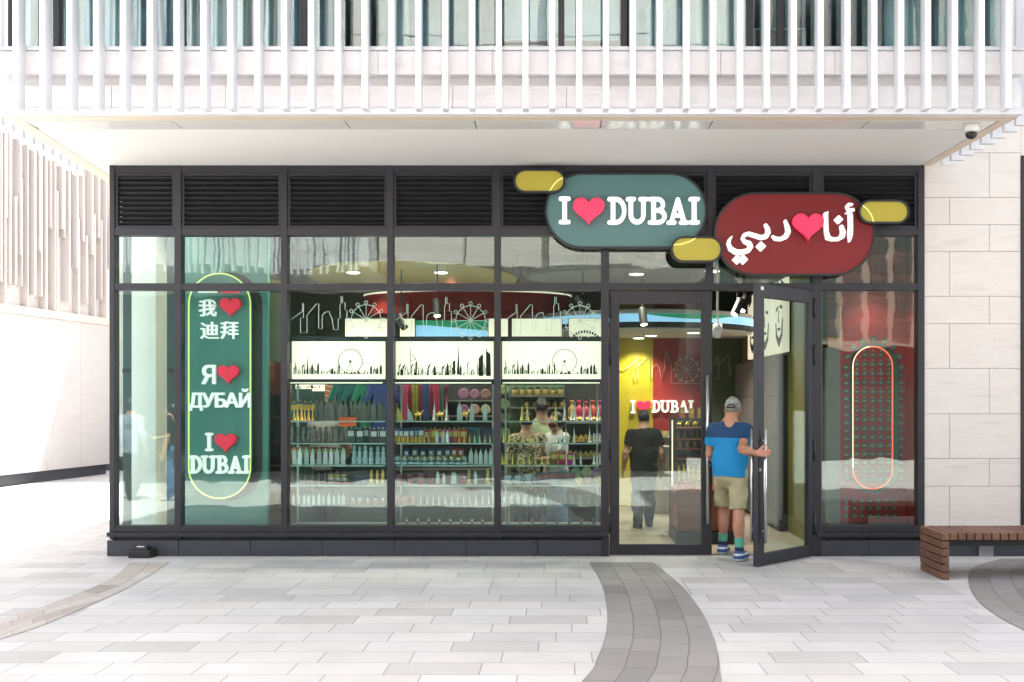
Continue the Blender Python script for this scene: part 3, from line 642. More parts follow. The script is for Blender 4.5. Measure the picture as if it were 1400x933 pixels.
# ------------------------------------------------------------------ the shop building
SHOP = thing('shop_building', 'souvenir shop with dark framed glazing under a white finned overhanging upper floor', 'shop', (-.4, 2, 0))
def part(name, g, m, bevel=0., parent=None, smooth=False): return g.build(name, m, parent or SHOP, bevel, smooth)
ZT = wz(227)
mull = [(152, 159), (240.5, 249.5), (385.5, 394), (530, 538.5), (676, 684.5), (822, 832.5), (1109.5, 1122), (1253, 1262)]
g = G()
for k, (a, b) in enumerate(mull): g.box(wx(a), wx(b), -.05, .09, .19 if k != 5 and k != 6 else .0, ZT)
g.box(wx(966), wx(974.5), -.05, .09, wz(397), ZT)
frame = part('curtain_wall_frame', g, M['anthracite'], .004)
g = G()
for y0, y1 in ((227, 237), (313, 323), (388, 397.5)): g.box(wx(153), wx(1261), -.044, .085, wz(y1), wz(y0))
for a, b in ((153, 832), (1115, 1261)):
    g.box(wx(a), wx(b), -.044, .085, wz(727), wz(718.5)); g.box(wx(a - (3 if a < 200 else 0)), wx(b), -.085, .05, wz(733), wz(727) - .003); g.box(wx(a), wx(b), .0, .06, wz(738.5), wz(733) - .002)
part('transom', g, M['anthracite'], .003)
for a, b in ((148, 833), (1114, 1262)):
    g = G(); n = max(1, round((b - a) / 96)); xs = [wx(a + (b - a) * k / n) for k in range(n + 1)]
    for k in range(n): g.box(xs[k] + .002, xs[k + 1] - .002, -.04, .06, .0, wz(738.5))
    part('plinth', g, M['plinth'], .004)
# louvres
for k in range(7):
    x0, x1 = wx(mull[k][1]), wx(mull[k + 1][0])
    for a, b in ([(x0, x1)] if k != 5 else [(x0, wx(966)), (wx(974.5), x1)]):
        g = G(); z0, z1 = wz(313), wz(237)
        fw = .03; g.box(a, a + fw, -.03, .05, z0, z1); g.box(b - fw, b, -.03, .05, z0, z1); g.box(a + fw, b - fw, -.03, .05, z1 - .035, z1); g.box(a + fw, b - fw, -.03, .05, z0, z0 + .03)
        n = 10
        for i in range(n):
            z = z0 + .05 + (z1 - z0 - .11) * i / (n - 1)
            g.box(a + fw, b - fw, -.028, .028, -.005, .005, 0, Matrix.Rotation(R(-38), 3, 'X'), (0, .0, z))
        g.box(a + fw, b - fw, .07, .08, z0, z1, 1)
        part('louvre_panel', g, [M['louvre'], M['black']])
# glass panes
def pane(x0, x1, z0, z1, m='glass'):
    g = G(); g.box(x0 - .01, x1 + .01, .014, .026, z0 - .01, z1 + .01); return part('glass_pane', g, M[m], 0, frame)
for k in range(7):
    x0, x1 = wx(mull[k][1]), wx(mull[k + 1][0])
    for a, b in ([(x0, x1)] if k != 5 else [(x0, wx(966)), (wx(974.5), x1)]): pane(a, b, wz(388), wz(323))
    if k != 5: pane(x0, x1, wz(718.5), wz(397.5))
# doors
def leaf(name, hinge_left, w):
    """a door leaf lying in its opening, hinge line at x = 0"""
    t, zb, zt = .03, .012, wz(398.5); s = 1 if hinge_left else -1
    def bx(g, a, b, *r): g.box(min(s * a, s * b), max(s * a, s * b), *r)
    g = G(); bx(g, 0, .105, -t, t, zb, zt); bx(g, w - .115, w, -t, t, zb, zt); bx(g, .105, w - .115, -t + .001, t - .001, zt - .14, zt); bx(g, .105, w - .115, -t + .001, t - .001, zb, zb + .115)
    d = g.build(name, M['anthracite'], SHOP, .004)
    q = G(); bx(q, .095, w - .105, -.006, .006, zb + .10, zt - .13); q.build('door_pane', M['door_glass']).parent = d
    for side in (-1, 1):
        q = G(); x = s * (w - .055); y = side * (t + .05)
        z0, z1 = (.36, 1.99) if hinge_left else (.25, 1.42)
        q.tube([(x, y, z0), (x, y, z1)], .019, 12)
        for z in (z0 + .12, z1 - .12): q.tube([(x, side * (t - .002), z), (x, y, z)], .012, 8)
        q.build('pull_handle', M['steel'], None, 0, True).parent = d
    for z in (.25, 1.05, 2.1, 2.62):
        q = G(); q.tube([(s * .004, -t - .008, z), (s * .004, -t - .008, z + .22)], .013, 8); q.build('hinge', M['anthracite'], None, 0, True).parent = d
    q = G(); q.lathe([(.018, 0), (.018, .006)], (0, 0, 0), 14); q.v = [(s * (w - .03) + a, -t - c_, 1.0 + b) for a, b, c_ in q.v]; q.build('lock', M['steel']).parent = d
    return d
w1 = wx(973) - wx(833.5)
dl = leaf('glass_door', True, w1); dl.matrix_parent_inverse = Matrix.Translation(SHOP.location).inverted(); dl.location = (wx(833.5), .01, 0)
HX = wx(1109); dr = leaf('glass_door', False, 1.10); dr.location = (HX, -.02, 0); dr.rotation_euler = (0, 0, R(46))
g = G(); g.box(-1.05, -1.0, -.034, -.030, 2.85, 2.885); o = g.build('closer_sticker', M['white_plain']); o.parent = dr
g = G(); g.box(wx(833), wx(1110), -.02, .09, .0, .010); part('threshold', g, M['steel'])
# upper floor: overhang
XL, XR, YF = -5.06, 4.22, -2.06
def soff(name, y0, y1, x0, x1, m, z0=4.295, z1=4.33, skew=0):
    g = G(); v = [(x0[0], y0), (x1[0], y0), (x1[1], y1), (x0[1], y1)]; g.prism(v, z0, z1, 'z'); return part(name, g, m)
def lx(Y): return -5.05 - (Y + 2.07) * .09
def rx_(Y): return 4.22 - (Y + 2.14) * .045
soff('edge_trim', YF, -1.915, (lx(YF), lx(-1.915)), (rx_(YF), rx_(-1.915)), M['trim_beige'])
xs = [lx(-1.8) + .16, -3.55, -1.95, -.75, .42, 1.45, 2.9, rx_(-1.8) - .12]
for a, b in zip(xs, xs[1:]): soff('soffit_panel', -1.905, -1.61, (a + .006, a + .006), (b - .006, b - .006), M['soffit_gloss'])
soff('soffit', -1.60, .0, (lx(-1.6) + .16, lx(0) + .16), (rx_(-1.6) - .12, rx_(0) - .12), M['soffit'])
soff('edge_trim', -1.914, 3., (lx(-1.914), lx(3.)), (lx(-1.914) + .15, lx(3.) + .15), M['trim_beige'])
soff('edge_trim', -1.914, .6, (rx_(-1.914) - .11, rx_(.6) - .11), (rx_(-1.914), rx_(.6)), M['trim_beige'])
soff('soffit', .0, 3., (lx(0) + .16, lx(3) + .16), (wx(152) + .0, wx(152)), M['soffit'])
g = G(); g.prism([(lx(-2.045), -2.045), (rx_(-2.045), -2.045), (rx_(.6), .6), (rx_(.6), 10), (lx(10), 10)], 4.335, 4.85, 'z'); part('floor_slab', g, M['limestone_pale'])
# parapet panels, groove and window sill on the overhang front
n = 9; xs = [XL + (XR - XL) * k / n for k in range(n + 1)]
for k in range(n):
    g = G(); g.box(xs[k] + .002, xs[k + 1] - .002, -2.10, -2.046, 4.36, 4.565); part('spandrel_panel', g, M['limestone_pale'])
    o = (xs[1] - xs[0]) * .35 if k < n - 1 else 0
    g = G(); g.box(xs[k] + ((xs[1] - xs[0]) * .35 if k else 0) + .002, xs[k + 1] + o - .002, -2.14, -2.046, 4.655, 4.865); part('spandrel_panel', g, M['limestone_pale'])
g = G(); g.box(XL, XR, -2.13, -2.061, 4.30, 4.353); part('drip_trim', g, M['white_metal'], .003)
g = G(); g.box(XL, XR, -2.155, -2.0, 4.87, 4.905); part('window_sill', g, M['white_metal'], .003)
# upper windows
g = G()
umx = [XL + .1, -4.55, -3.42, -2.30, -1.72, -.53, .05, .62, 1.77, 2.05, 2.9, 3.42, XR - .1]
for x in umx: g.box(x - .028, x + .028, -2.06, -1.96, 4.905, 5.5)
g.box(XL, XR, -2.062, -1.958, 5.5, 5.595)
uf = part('upper_window_frame', g, M['anthracite'])
for a, b in zip(umx, umx[1:]):
    g = G(); g.box(a, b, -2.02, -2.008, 4.9, 5.52); part('upper_pane', g, M['upper_glass'], 0, uf)
g = G(); g.box(XL, -1.9, -2.34, 10, 5.86, 7.3); g.box(1.9, XR, -2.34, 10, 5.86, 7.3); g.box(XL, XR, -2.36, 10, 5.6, 5.855); g.box(-1.899, 1.899, -2.34, 10, 5.86, 7.1); g.box(XL, XL + .2, -1.9, 9.9, 4.851, 5.599); g.box(XR - .2, XR, -1.9, 9.9, 4.851, 5.599); g.box(XL + .2, XR - .2, 2.2, 2.3, 4.851, 5.599, 1)  # unseen roof blocks, their heights shaped to place the shadow edge on the paving
part('upper_wall', g, [M['limestone_pale'], M['dark_wall']])
# fins
n = 40; x0 = wx(16.8, -2.32); sp = 36.72 / FPX * (D0 - 2.32)
fin0 = None
for k in range(-1, 39):
    x = x0 + k * sp
    if x > XR + .38: break
    g = G(); g.box(0, .051, 0, .135, 0, 1.297)
    if fin0 is None: fin0 = g.build('fin', M['white_metal'], SHOP, .003); fin0.location = (x, -2.32, 4.30)
    else: c = fin0.copy(); COL.objects.link(c); c.location = (x, -2.32, 4.30)
rail = G(); rail.box(XL - .25, XR + .35, -2.185, -2.165, 5.50, 5.54); part('fin_rail', rail, M['white_metal'])
sf = G(); sf.box(0, .135, 0, .056, 0, 1.297); sf0 = None
for side in (-1, 1):
    for k in range(11 if side < 0 else 9):
        Y = -2.0 + k * .245
        x = lx(Y) - .26 if side < 0 else rx_(Y) + .12
        if sf0 is None: sf0 = sf.build('fin', M['white_metal'], SHOP, .003); sf0.location = (x, Y, 4.30)
        else: c = sf0.copy(); COL.objects.link(c); c.location = (x, Y, 4.30)
# rooms: shell of the shop
g = G(); g.box(wx(159), wx(1256), .095, 7.0, -.05, .006); part('shop_floor', g, M['floor'])
g = G(); g.box(wx(153), wx(1261), .086, 7.0, 4.20, 4.29)
for k in range(6): g.box(wx(153) + .2 + k * 1.5, wx(153) + .42 + k * 1.5, .3, 6.9, 4.0, 4.2)
g.tube([(-4.5, 1.2, 3.98), (3.8, 1.2, 3.98)], .11, 12); g.tube([(-4.5, 3.4, 3.95), (3.8, 3.4, 3.95)], .16, 12)
part('shop_ceiling', g, M['ceiling'])
BY = 5.5
secs = [(-4.9, 1.02, 'grey_wall'), (1.02, 1.57, 'yellow_wall'), (1.57, 2.40, 'red_wall'), (2.40, 3.95, 'green_wall')]
for a, b, m in secs:
    g = G(); g.box(a + .001, b - .001, BY, BY + .1, .0, 4.2); part('back_wall', g, M[m])
g = G(); g.box(wx(152), wx(152) + .04, .1, BY, 4.0, 4.29); g.box(wx(152) + .001, wx(152) + .06, 2.6, BY, 0, 4.0); part('side_wall', g, M['dark_wall'])
g = G(); g.box(3.02, 3.10, .62, BY, 0, 4.2); part('side_wall', g, mat('olive_wall', (.16, .145, .03), .5, 0, .08, 1))
g = G(); g.box(wx(1259), wx(1261), .09, BY, 0, 4.2); part('side_wall', g, M['red_wall'])

# ------------------------------------------------------------------ neighbour of stone on the right
RB = thing('stone_building', 'cream stone clad building standing right against the souvenir shop', 'building', (7, 3, 0))
courses = [738.5, 664.6, 627, 566, 504, 443, 405.7, 344.5, 308, 271, 210, 172, 110, 72, 10, -60, -130, -200]
alt = [(1296, 1394), (1352, 1394), (1296, 1394), (1352, 1394), (1297, 1394), (1351, 1394), (1296, 1394), (1350, 1394), (1295, 1394), (1349, 1394)]
g = G()
for k, (a, b) in enumerate(zip(courses, courses[1:])):
    xs = [wx(1262.5), wx(1297 if k % 2 == 0 else 1351), wx(1394)]
    for p, q in zip(xs, xs[1:]): g.box(p + .0025, q - .0025, -.03, .02, wz(a) + .0025, wz(b) - .0025)
g.box(wx(1262), wx(1394), -.018, .3, wz(738.5), wz(-200), 1)
g.build('stone_cladding', [M['limestone'], mat('joint_mortar', (.36, .32, .29), .9)], RB)
g = G(); g.box(wx(1262) + .002, wx(1330), -.05, .2, 0, wz(738.5) - .002); g.box(wx(1330) + .003, 7.2, -.05, .2, 0, wz(738.5) - .002); g.build('plinth', M['plinth'], RB, .003)
g = G(); x = wx(1394); g.box(x, x + .07, -.045, .1, wz(718), wz(214)); g.box(x + .07, x + 2.2, -.04, .1, wz(228), wz(214)); g.box(x + .07, x + 2.2, -.04, .1, wz(718), wz(706)); fr = g.build('window_frame', M['anthracite'], RB, .003)
g = G(); g.box(x + .06, x + 2.2, .0, .012, wz(708), wz(226)); o = g.build('window_pane', M['glass'], fr)
g = G(); g.box(x, 14, -.03, .3, wz(214) + .003, 20); g.box(4.3, 14, .31, 10, 4.4, 20); g.box(4.3, 14, 1.6, 10, 0, 4.395); g.box(x + 2.2, 14, -.03, .3, .2, wz(214)); g.build('upper_wall', M['limestone'], RB)  # unseen upper storeys raised high so their shadow covers the right of the paving

# ------------------------------------------------------------------ white neighbour along the lane on the left
M['lane_stone'] = stone_mat('lane_limestone', (.47, .45, .44), .05)
LB = thing('finned_white_building', 'white building with vertical fins over a plain stone base along the side lane', 'building', (-12, 14, 0))
def lxw(Y): return -10.91 + (Y - 9.2) * .13
PD = [(lxw(2), 2), (lxw(13.2), 13.2)]
g = G(); a, b = PD
for k in range(9):
    t0, t1 = k / 9, (k + 1) / 9
    p = (a[0] + (b[0] - a[0]) * t0, a[1] + (b[1] - a[1]) * t0 + .003); q = (a[0] + (b[0] - a[0]) * t1, a[1] + (b[1] - a[1]) * t1 - .003)
    for z0, z1 in ((.24, 3.45),): g.prism([(p[0], p[1]), (q[0], q[1]), (q[0] - .3, q[1]), (p[0] - .3, p[1])], z0, z1, 'z')
g.build('stone_base', M['lane_stone'], LB)
g = G(); g.prism([(a[0] - .12, a[1]), (b[0] - .12, b[1]), (b[0] - .5, b[1]), (a[0] - .5, a[1])], 0, .235, 'z'); g.build('plinth', M['plinth'], LB)
g = G(); g.prism([(a[0] + .02, a[1]), (b[0] + .02, b[1]), (b[0] - .5, b[1]), (a[0] - .5, a[1])], 3.455, 3.62, 'z'); g.build('edge_trim', M['trim_beige'], LB)
g = G(); g.prism([(a[0] - .10, a[1]), (b[0] - .10, b[1]), (b[0] - 6, b[1]), (a[0] - 6, a[1])], 3.625, 12, 'z'); g.build('upper_wall', M['lane_stone'], LB)
M['fin_white'] = mat('white_fin', (.50, .455, .43), .5, 0, .05, 2)
g = G(); rr = random.Random(3); Y = 2.1
while Y < 13.1:
    w = rr.choice((.05, .06, .07)); dp = rr.uniform(.12, .18); x = lxw(Y) - .1
    zz = [3.63 + rr.choice((0, .0, .25, .4)), 5.0 + rr.uniform(-.5, .5), 12]
    if rr.random() < .45: g.box(x, x + dp, Y, Y + w, zz[1], zz[2])
    elif rr.random() < .5: g.box(x, x + dp * .8, Y, Y + w, zz[0], zz[1] + .8)
    else: g.box(x, x + dp, Y, Y + w, zz[0], zz[2])
    Y += w + rr.choice((.05, .07, .10))
g.build('fin_cladding', M['fin_white'], LB)
END = thing('lane_end_building', 'narrow pale building with thin slanting lines closing the side lane', 'building', (-9.5, 14, 0))
g = G(); g.box(-11.5, -5.5, 14.3, 20, .35, 9); g.build('wall', M['limestone_pale'], END)
g = G(); g.box(-11.5, -5.5, 14.4, 20, 0, .345); g.build('plinth', M['plinth'], END)
g = G(); rr = random.Random(5)
for k in range(34):
    x = -10.6 + k * .15; g.tube([(x, 14.295, 1.7 + (k % 2) * 2), (x + rr.uniform(-.16, .16), 14.295, 8.8)], .009, 4)
    g.tube([(x + rr.uniform(-.16, .16), 14.295, .4), (x, 14.295, 1.68 + (k % 3) * .8)], .008, 4)
g.box(-11.4, -5.6, 14.285, 14.299, 1.68, 1.70)
g.build('line_relief', M['trim_beige'], END)

# ------------------------------------------------------------------ buildings across the plaza (seen mirrored in the glass)
OP = thing('plaza_building', 'pale finned building across the plaza mirrored in the upper shop glass', 'building', (-9, -14, 0))
g = G(); g.box(-12, -3.6, -24, -8.7, 4.3, 12); g.box(-12, -3.6, -24, -14, 0, 4.295, 1); g.build('upper_wall', [M['limestone_pale'], M['dark_wall']], OP)
g = G(); rr = random.Random(11); x = -11.9
while x < -3.8:
    t = rr.uniform(-.30, .30); d = rr.uniform(.05, .2); g.prism([(x, 4.15), (x + .05, 4.15), (x + .05 + t, 9.5), (x + t, 9.5)], -8.69 + d, -8.69); x += rr.uniform(.08, .22)
g.build('fin_cladding', M['white_metal'], OP)
g = G()
for k in range(4): g.box(-11.5 + k * 2.0, -9.8 + k * 2.0, -13.99, -13.9, .3, 3.8)
g.build('shop_window', M['teal_dark'], OP)
OP3 = thing('plain_plaza_building', 'plain panelled building across the plaza mirrored over the middle windows', 'building', (0, -14, 0))
g = G()
for k in range(4):
    for j in range(3): g.box(-3.55 + k * 1.7, -1.87 + k * 1.7, -24, -9.6 - (k % 2) * .5, 4.45 + j * 1.6, 6.03 + j * 1.6)
g.build('cladding', M['limestone'], OP3)
g = G(); g.box(-3.55, 3.2, -24, -14.4, 0, 4.4); g.build('shopfront', M['dark_wall'], OP3)
OP2 = thing('grid_building', 'far stone building with a square window grid mirrored in the right shop glass', 'building', (10, -24, 0))
M['far_stone'] = stone_mat('far_limestone', (.26, .23, .20)); g = G(); g.box(4.5, 18, -34, -19, 3.2, 14); g.build('upper_wall', M['far_stone'], OP2)
g = G(); g.box(4.5, 18, -34, -19.5, 0, 3.19); g.build('shopfront', M['dark_wall'], OP2)
g = G()
for i in range(18):
    for j in range(14): g.box(4.7 + i * .72, 5.2 + i * .72, -18.99, -18.93, 3.5 + j * .62, 3.95 + j * .62)
g.build('window', M['teal_dark'], OP2)
# ------------------------------------------------------------------ signs on the front
def sign_face(name, c):
    m = mat(name, c, .42, 0, .04, .8); nt = m.node_tree; b = nt.nodes['Principled BSDF']
    vec, x, y, z = coord(nt); b.inputs['Alpha'].default_value = .90
    l = ((x * 62).fract().gt(.82)).mx((z * 62).fract().gt(.82))
    src = b.inputs['Base Color'].links[0].from_socket
    nt.links.new(mixc(nt, l * .35, src, tuple(v * .45 for v in c)), b.inputs['Base Color']); return m
M['sign_teal'] = sign_face('teal_mesh_face', (.09, .205, .205)); M['sign_red'] = sign_face('red_mesh_face', (.20, .005, .008)); M['sign_yellow'] = sign_face('yellow_mesh_face', (.47, .40, .045))
def lettering(loops_list, y, t, name, parent, m='white_letter', bevel=.0015):
    me = plates([plate(L, y, t, bevel) for L in loops_list], name, M[m]); return put(name, me, parent)
def pill(name, box, Y, m, label, cat='sign', group=None):
    a, b, c, d = box; x0, x1, z0, z1 = wx(a, Y), wx(b, Y), wz(d, Y), wz(c, Y)
    t = thing(name, label, cat, ((x0 + x1) / 2, Y, z0), group)
    me = plate([stadium(x0 + .02, x1 - .02, z0 + .02, z1 - .02)], Y + .012, .02); me.materials.append(M[m]); put('sign_panel', me, t)
    me = plates([plate([stadium(x0, x1, z0, z1), stadium(x0 + .022, x1 - .022, z0 + .022, z1 - .022)], Y, .07)], 'sign_frame', M['anthracite']); put('sign_frame', me, t)
    g = G()
    for q in (.3, .7): g.box(x0 + (x1 - x0) * q - .015, x0 + (x1 - x0) * q + .015, Y + .06, -.03, z0 + .05, z1 - .05)
    g.build('bracket', M['anthracite_deep'], t)
    return t
s1 = pill('shop_sign', (745, 967, 236, 340), -.13, 'sign_teal', 'teal rounded sign with white I heart DUBAI lettering above the shop window')
Y = -.19
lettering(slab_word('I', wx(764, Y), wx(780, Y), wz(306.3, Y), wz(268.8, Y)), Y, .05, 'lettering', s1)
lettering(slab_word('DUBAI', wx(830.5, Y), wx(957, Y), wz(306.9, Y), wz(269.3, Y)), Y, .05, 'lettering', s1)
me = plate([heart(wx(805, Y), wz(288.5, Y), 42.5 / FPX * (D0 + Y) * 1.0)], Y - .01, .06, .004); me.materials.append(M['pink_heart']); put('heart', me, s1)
s2 = pill('shop_sign', (976, 1197, 263, 377), -.17, 'sign_red', 'dark red rounded sign with white Arabic lettering and pink heart over the doors')
Y = -.23
def zp(x, y): return (x / 4.828 + 965, y / 4.828 + 240)
def ar(pts, r): 
    P = [(wx(zp(*p)[0], Y), wz(zp(*p)[1], Y)) for p in pts]; k = (D0 + Y) / FPX / 4.828
    return path(P, [q * k * .9 for q in (r if isinstance(r, list) else [r] * len(P))])
def dia(x, y, r): p = zp(x, y); return ('d', wx(p[0], Y), wz(p[1], Y), r * (D0 + Y) / FPX / 4.828)
A = []
A += ar([(966, 192), (945, 190), (933, 205), (940, 222), (956, 227), (975, 221)], [8, 10, 9, 9, 9, 6]) + ar([(976, 230), (952, 236), (930, 248)], [8, 9, 6])
A += ar([(956, 262), (958, 330), (955, 390), (950, 436)], [16, 15, 17, 5])
A += ar([(898, 338), (908, 372), (902, 402), (875, 420), (835, 421), (808, 410), (798, 370), (794, 300), (793, 256)], [13, 17, 17, 13, 13, 17, 14, 15, 15]) + ar([(793, 262), (806, 240)], [14, 4])
A += [dia(878, 291, 29)]
A1, A = A, []
A += ar([(526, 300), (540, 340), (545, 372), (530, 403), (495, 420), (460, 417), (444, 402)], [9, 15, 17, 17, 14, 13, 8])
A += ar([(396, 326), (410, 352), (412, 378), (398, 402), (366, 410), (325, 397), (285, 384), (255, 392), (243, 415), (258, 437), (287, 448), (297, 470), (280, 495), (240, 507), (200, 505), (165, 485), (150, 452), (156, 425), (173, 403)], [10, 15, 17, 17, 16, 15, 14, 12, 10, 13, 17, 17, 17, 18, 18, 17, 13, 10, 4])
A += [dia(365, 468, 33), dia(208, 555, 33), dia(247, 555, 33)]
x0, z1 = wx(984, Y), wz(270, Y)
for S_ in (A1, A): lettering([contour(strokes(S_), wx(985, Y), wx(1175, Y), wz(368, Y), wz(270, Y), .0085)], Y, .05, 'lettering', s2)
p = zp(676, 333); me = plate([heart(wx(p[0], Y), wz(p[1] + 1, Y), 42 / FPX * (D0 + Y))], Y - .01, .06, .004); me.materials.append(M['pink_heart']); put('heart', me, s2)
def arcline(t, pts, Yf):
    g = G(); g.tube([(wx(a, Yf), Yf + .008, wz(b, Yf)) for a, b in pts], .006, 6); g.build('arc_line', M['neon_yellow'], t)
for box, Yf, lab, al in (((702, 773, 231, 264), -.215, 'small yellow rounded plaque at the upper corner of the teal sign', [(770, 243), (762, 247), (756, 254), (751, 262)]),
                         ((917, 988, 323, 359), -.26, 'small yellow rounded plaque between the teal sign and the red sign', [(919, 335), (932, 334), (944, 330), (952, 325)]),
                         ((1174, 1244, 273, 306), -.24, 'small yellow rounded plaque at the upper end of the red sign', [(1180, 281), (1187, 287), (1192, 295), (1195, 304)])):
    arcline(pill('sign_plaque', box, Yf, 'sign_yellow', lab, 'plaque', 'yellow plaques beside the signs'), al, Yf)

# ------------------------------------------------------------------ the tall teal board behind the second pane
TB = thing('greeting_board', 'tall teal board with I love Dubai in Chinese, Russian and English', 'board', (-3.8, .35, 0))
g = G(); g.box(wx(251, .42), wx(366, .42), .42, .50, .05, wz(322, .42)); g.build('backing_panel', M['teal'], TB)
Y = .33; X0, X1, Z0, Z1 = wx(258, Y), wx(343, Y), wz(682, Y), wz(374, Y)
me = plate([stadium(X0, X1, Z0, Z1)], Y, .07); me.materials.append(M['teal']); put('raised_panel', me, TB)
me = plate([stadium(X0 - .02 + .09, X1 + .10, Z0 - .02, Z1 + .02), stadium(X0 + .03, X1 - .03, Z0 + .05, Z1 - .05)], Y + .072, .012); me.materials.append(M['black']); put('shadow_gap', me, TB)
g = G(); L = stadium(X0 + .003, X1 - .003, Z0 + .003, Z1 - .003, 16); g.tube([(a, Y - .006, b) for a, b in L], .009, 6, 0, True); g.build('edge_light', M['neon_yellow'], TB, 0, True)
Y = .27; S = (D0 + Y) / FPX
def glyph(ch, px0, px1, py0, py1):
    L = GLYPHS[ch]; xs = [p[0] for q in L for p in q]; ys = [p[1] for q in L for p in q]
    a, b, c, d = min(xs), max(xs), min(ys), max(ys); x0, x1, z0, z1 = wx(px0, Y), wx(px1, Y), wz(py1, Y), wz(py0, Y)
    return [[(x0 + (p[0] - a) / (b - a) * (x1 - x0), z0 + (p[1] - c) / (d - c) * (z1 - z0)) for p in q] for q in L]
def word(chars, name, off):
    me = plates([plate(bold(glyph(*c), off, .005), Y, .045) for c in chars], name, M['board_letter']); return put(name, me, TB)
word([('我', 271.3, 295, 409.5, 432.5), ('迪', 273.5, 298, 440, 463.5), ('拜', 301, 325, 439.5, 463.5)], 'lettering', .0012)
word([('Я', 275.5, 293.5, 499.5, 525)], 'lettering', .0045)
word([('Д', 258.5, 275.5, 537.5, 561.5), ('У', 276, 292, 537.5, 557), ('Б', 294, 307.5, 537.5, 557), ('А', 307.5, 325, 537.5, 557), ('Й', 327, 341.5, 532, 557)], 'lettering', .0045)
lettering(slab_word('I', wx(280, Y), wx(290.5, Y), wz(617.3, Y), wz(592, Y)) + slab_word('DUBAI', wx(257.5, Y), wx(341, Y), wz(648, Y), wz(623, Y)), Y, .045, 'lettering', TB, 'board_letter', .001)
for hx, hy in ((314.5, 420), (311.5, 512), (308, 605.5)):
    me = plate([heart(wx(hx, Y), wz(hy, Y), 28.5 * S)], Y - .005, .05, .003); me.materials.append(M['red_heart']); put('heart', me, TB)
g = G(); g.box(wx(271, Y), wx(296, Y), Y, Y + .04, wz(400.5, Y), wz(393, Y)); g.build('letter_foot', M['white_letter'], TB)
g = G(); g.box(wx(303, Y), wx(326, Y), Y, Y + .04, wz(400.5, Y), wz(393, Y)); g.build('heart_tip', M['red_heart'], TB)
# what stands round the board
t = thing('display_wall', 'dark teal display wall set back behind the corner pane', 'display wall', (-4.5, 1.3, 0))
g = G(); g.box(-5.3, wx(262, 1.3), 1.3, 1.38, 0, 3.9); g.build('panel', M['teal_dark'], t)
g = G(); g.box(-5.3, wx(262, 1.3), 1.28, 1.30, 2.05, 2.10); g.box(-5.3, wx(262, 1.3), 1.27, 1.30, 0, .22); g.build('rail', M['black'], t)
t = thing('white_column', 'pale square column just inside the corner pane', 'column', (wx(196, .5), .5, 0))
g = G(); g.box(wx(180, .5), wx(213, .5), .5, .85, 0, 4.0); g.build('shaft', mat('pale_column_paint', (.72, .74, .70), .5, 0, .03), t)
g = G(); g.box(wx(179, .5), wx(214, .5), .49, .86, .001, .10); g.build('skirting', M['grey_wall'], t)
CB = thing('drawer_cabinet', 'brown shelf cabinet of packed souvenirs beside the teal board', 'cabinet', (wx(376, .7), .7, 0))
M['brown'] = mat('brown_laminate', (.16, .045, .022), .4, 0, .2, 6); M['tan_panel'] = mat('beige_curtain_panel', (.32, .27, .18), .7, 0, .15, 4)
g = G(); x0, x1 = wx(363, .7), wx(388, .7); g.box(x0, x1, 1.05, 1.08, 0, wz(495, .7)); g.box(x0, x0 + .015, .7, 1.05, 0, wz(495, .7)); g.box(x1 - .015, x1, .7, 1.05, 0, wz(495, .7)); g.build('carcass', M['brown'], CB)
for k in range(7):
    z = .1 + k * .28; g = G(); g.box(x0 + .016, x1 - .016, .70, 1.049, z, z + .018); g.build('shelf', M['brown'], CB)
g = G(); g.box(x0, x1, .72, .74, wz(495, .7) + .002, wz(400, .7)); g.build('header_panel', M['tan_panel'], CB)

# ------------------------------------------------------------------ small goods: one of each kind, then copies
M['gold'] = mat('gold_plate', (.62, .43, .10), .3, .85, .1, 8); M['silver'] = mat('silver_plate', (.58, .58, .56), .3, .8, .1, 8)
M['pewter'] = mat('dark_pewter', (.15, .15, .14), .4, .7, .2, 8); M['mug_blue'] = mat('pale_blue_glaze', (.36, .50, .55), .2, 0, .25, 30)
M['red_goods'] = mat('red_goods', (.36, .02, .025), .4, 0, .35, 20, rand=.16); M['crystal'] = mat('frosted_crystal', (.50, .60, .60), .15, .15, .15, 14)
M['straw'] = mat('brass_yellow', (.50, .42, .12), .35, .4, .15, 8); M['brown_goods'] = mat('painted_resin', (.22, .12, .06), .6, 0, .4, 40, rand=.2)
M['box_blue'] = band_mat('blue_orange_box', [(0, (.42, .20, .015)), (.42, (.01, .09, .24)), (.85, (.02, .05, .12))], .4)
M['box_red'] = band_mat('red_orange_box', [(0, (.55, .28, .02)), (.4, (.45, .015, .05)), (.9, (.2, .01, .02))], .4)
M['pack_dark'] = mat('dark_card_pack', (.035, .045, .06), .5, 0, .6, 40, rand=.5); M['pack_teal'] = mat('teal_card_pack', (.02, .12, .15), .5, 0, .45, 30, rand=.3)
M['magnet_teal'] = mat('teal_magnet', (.04, .095, .085), .5, 0, .45, 70, rand=.06); M['ring_metal'] = mat('magnet_bright', (.30, .27, .21), .4, .4, .3, 60)
M['plate_paint'] = mat('painted_plate', (.34, .26, .16), .3, 0, .75, 26, rand=.5); M['amber'] = mat('amber_filled_jar', (.36, .24, .08), .25, 0, .4, 30)
def k_tower():
    g = G(); g.lathe([(.13, 0), (.13, .03), (.085, .05), (.08, .22), (.062, .24), (.056, .42), (.042, .44), (.036, .62), (.022, .64), (.016, .8), (.006, .82), (.002, 1)], (0, 0, 0), 8); return g
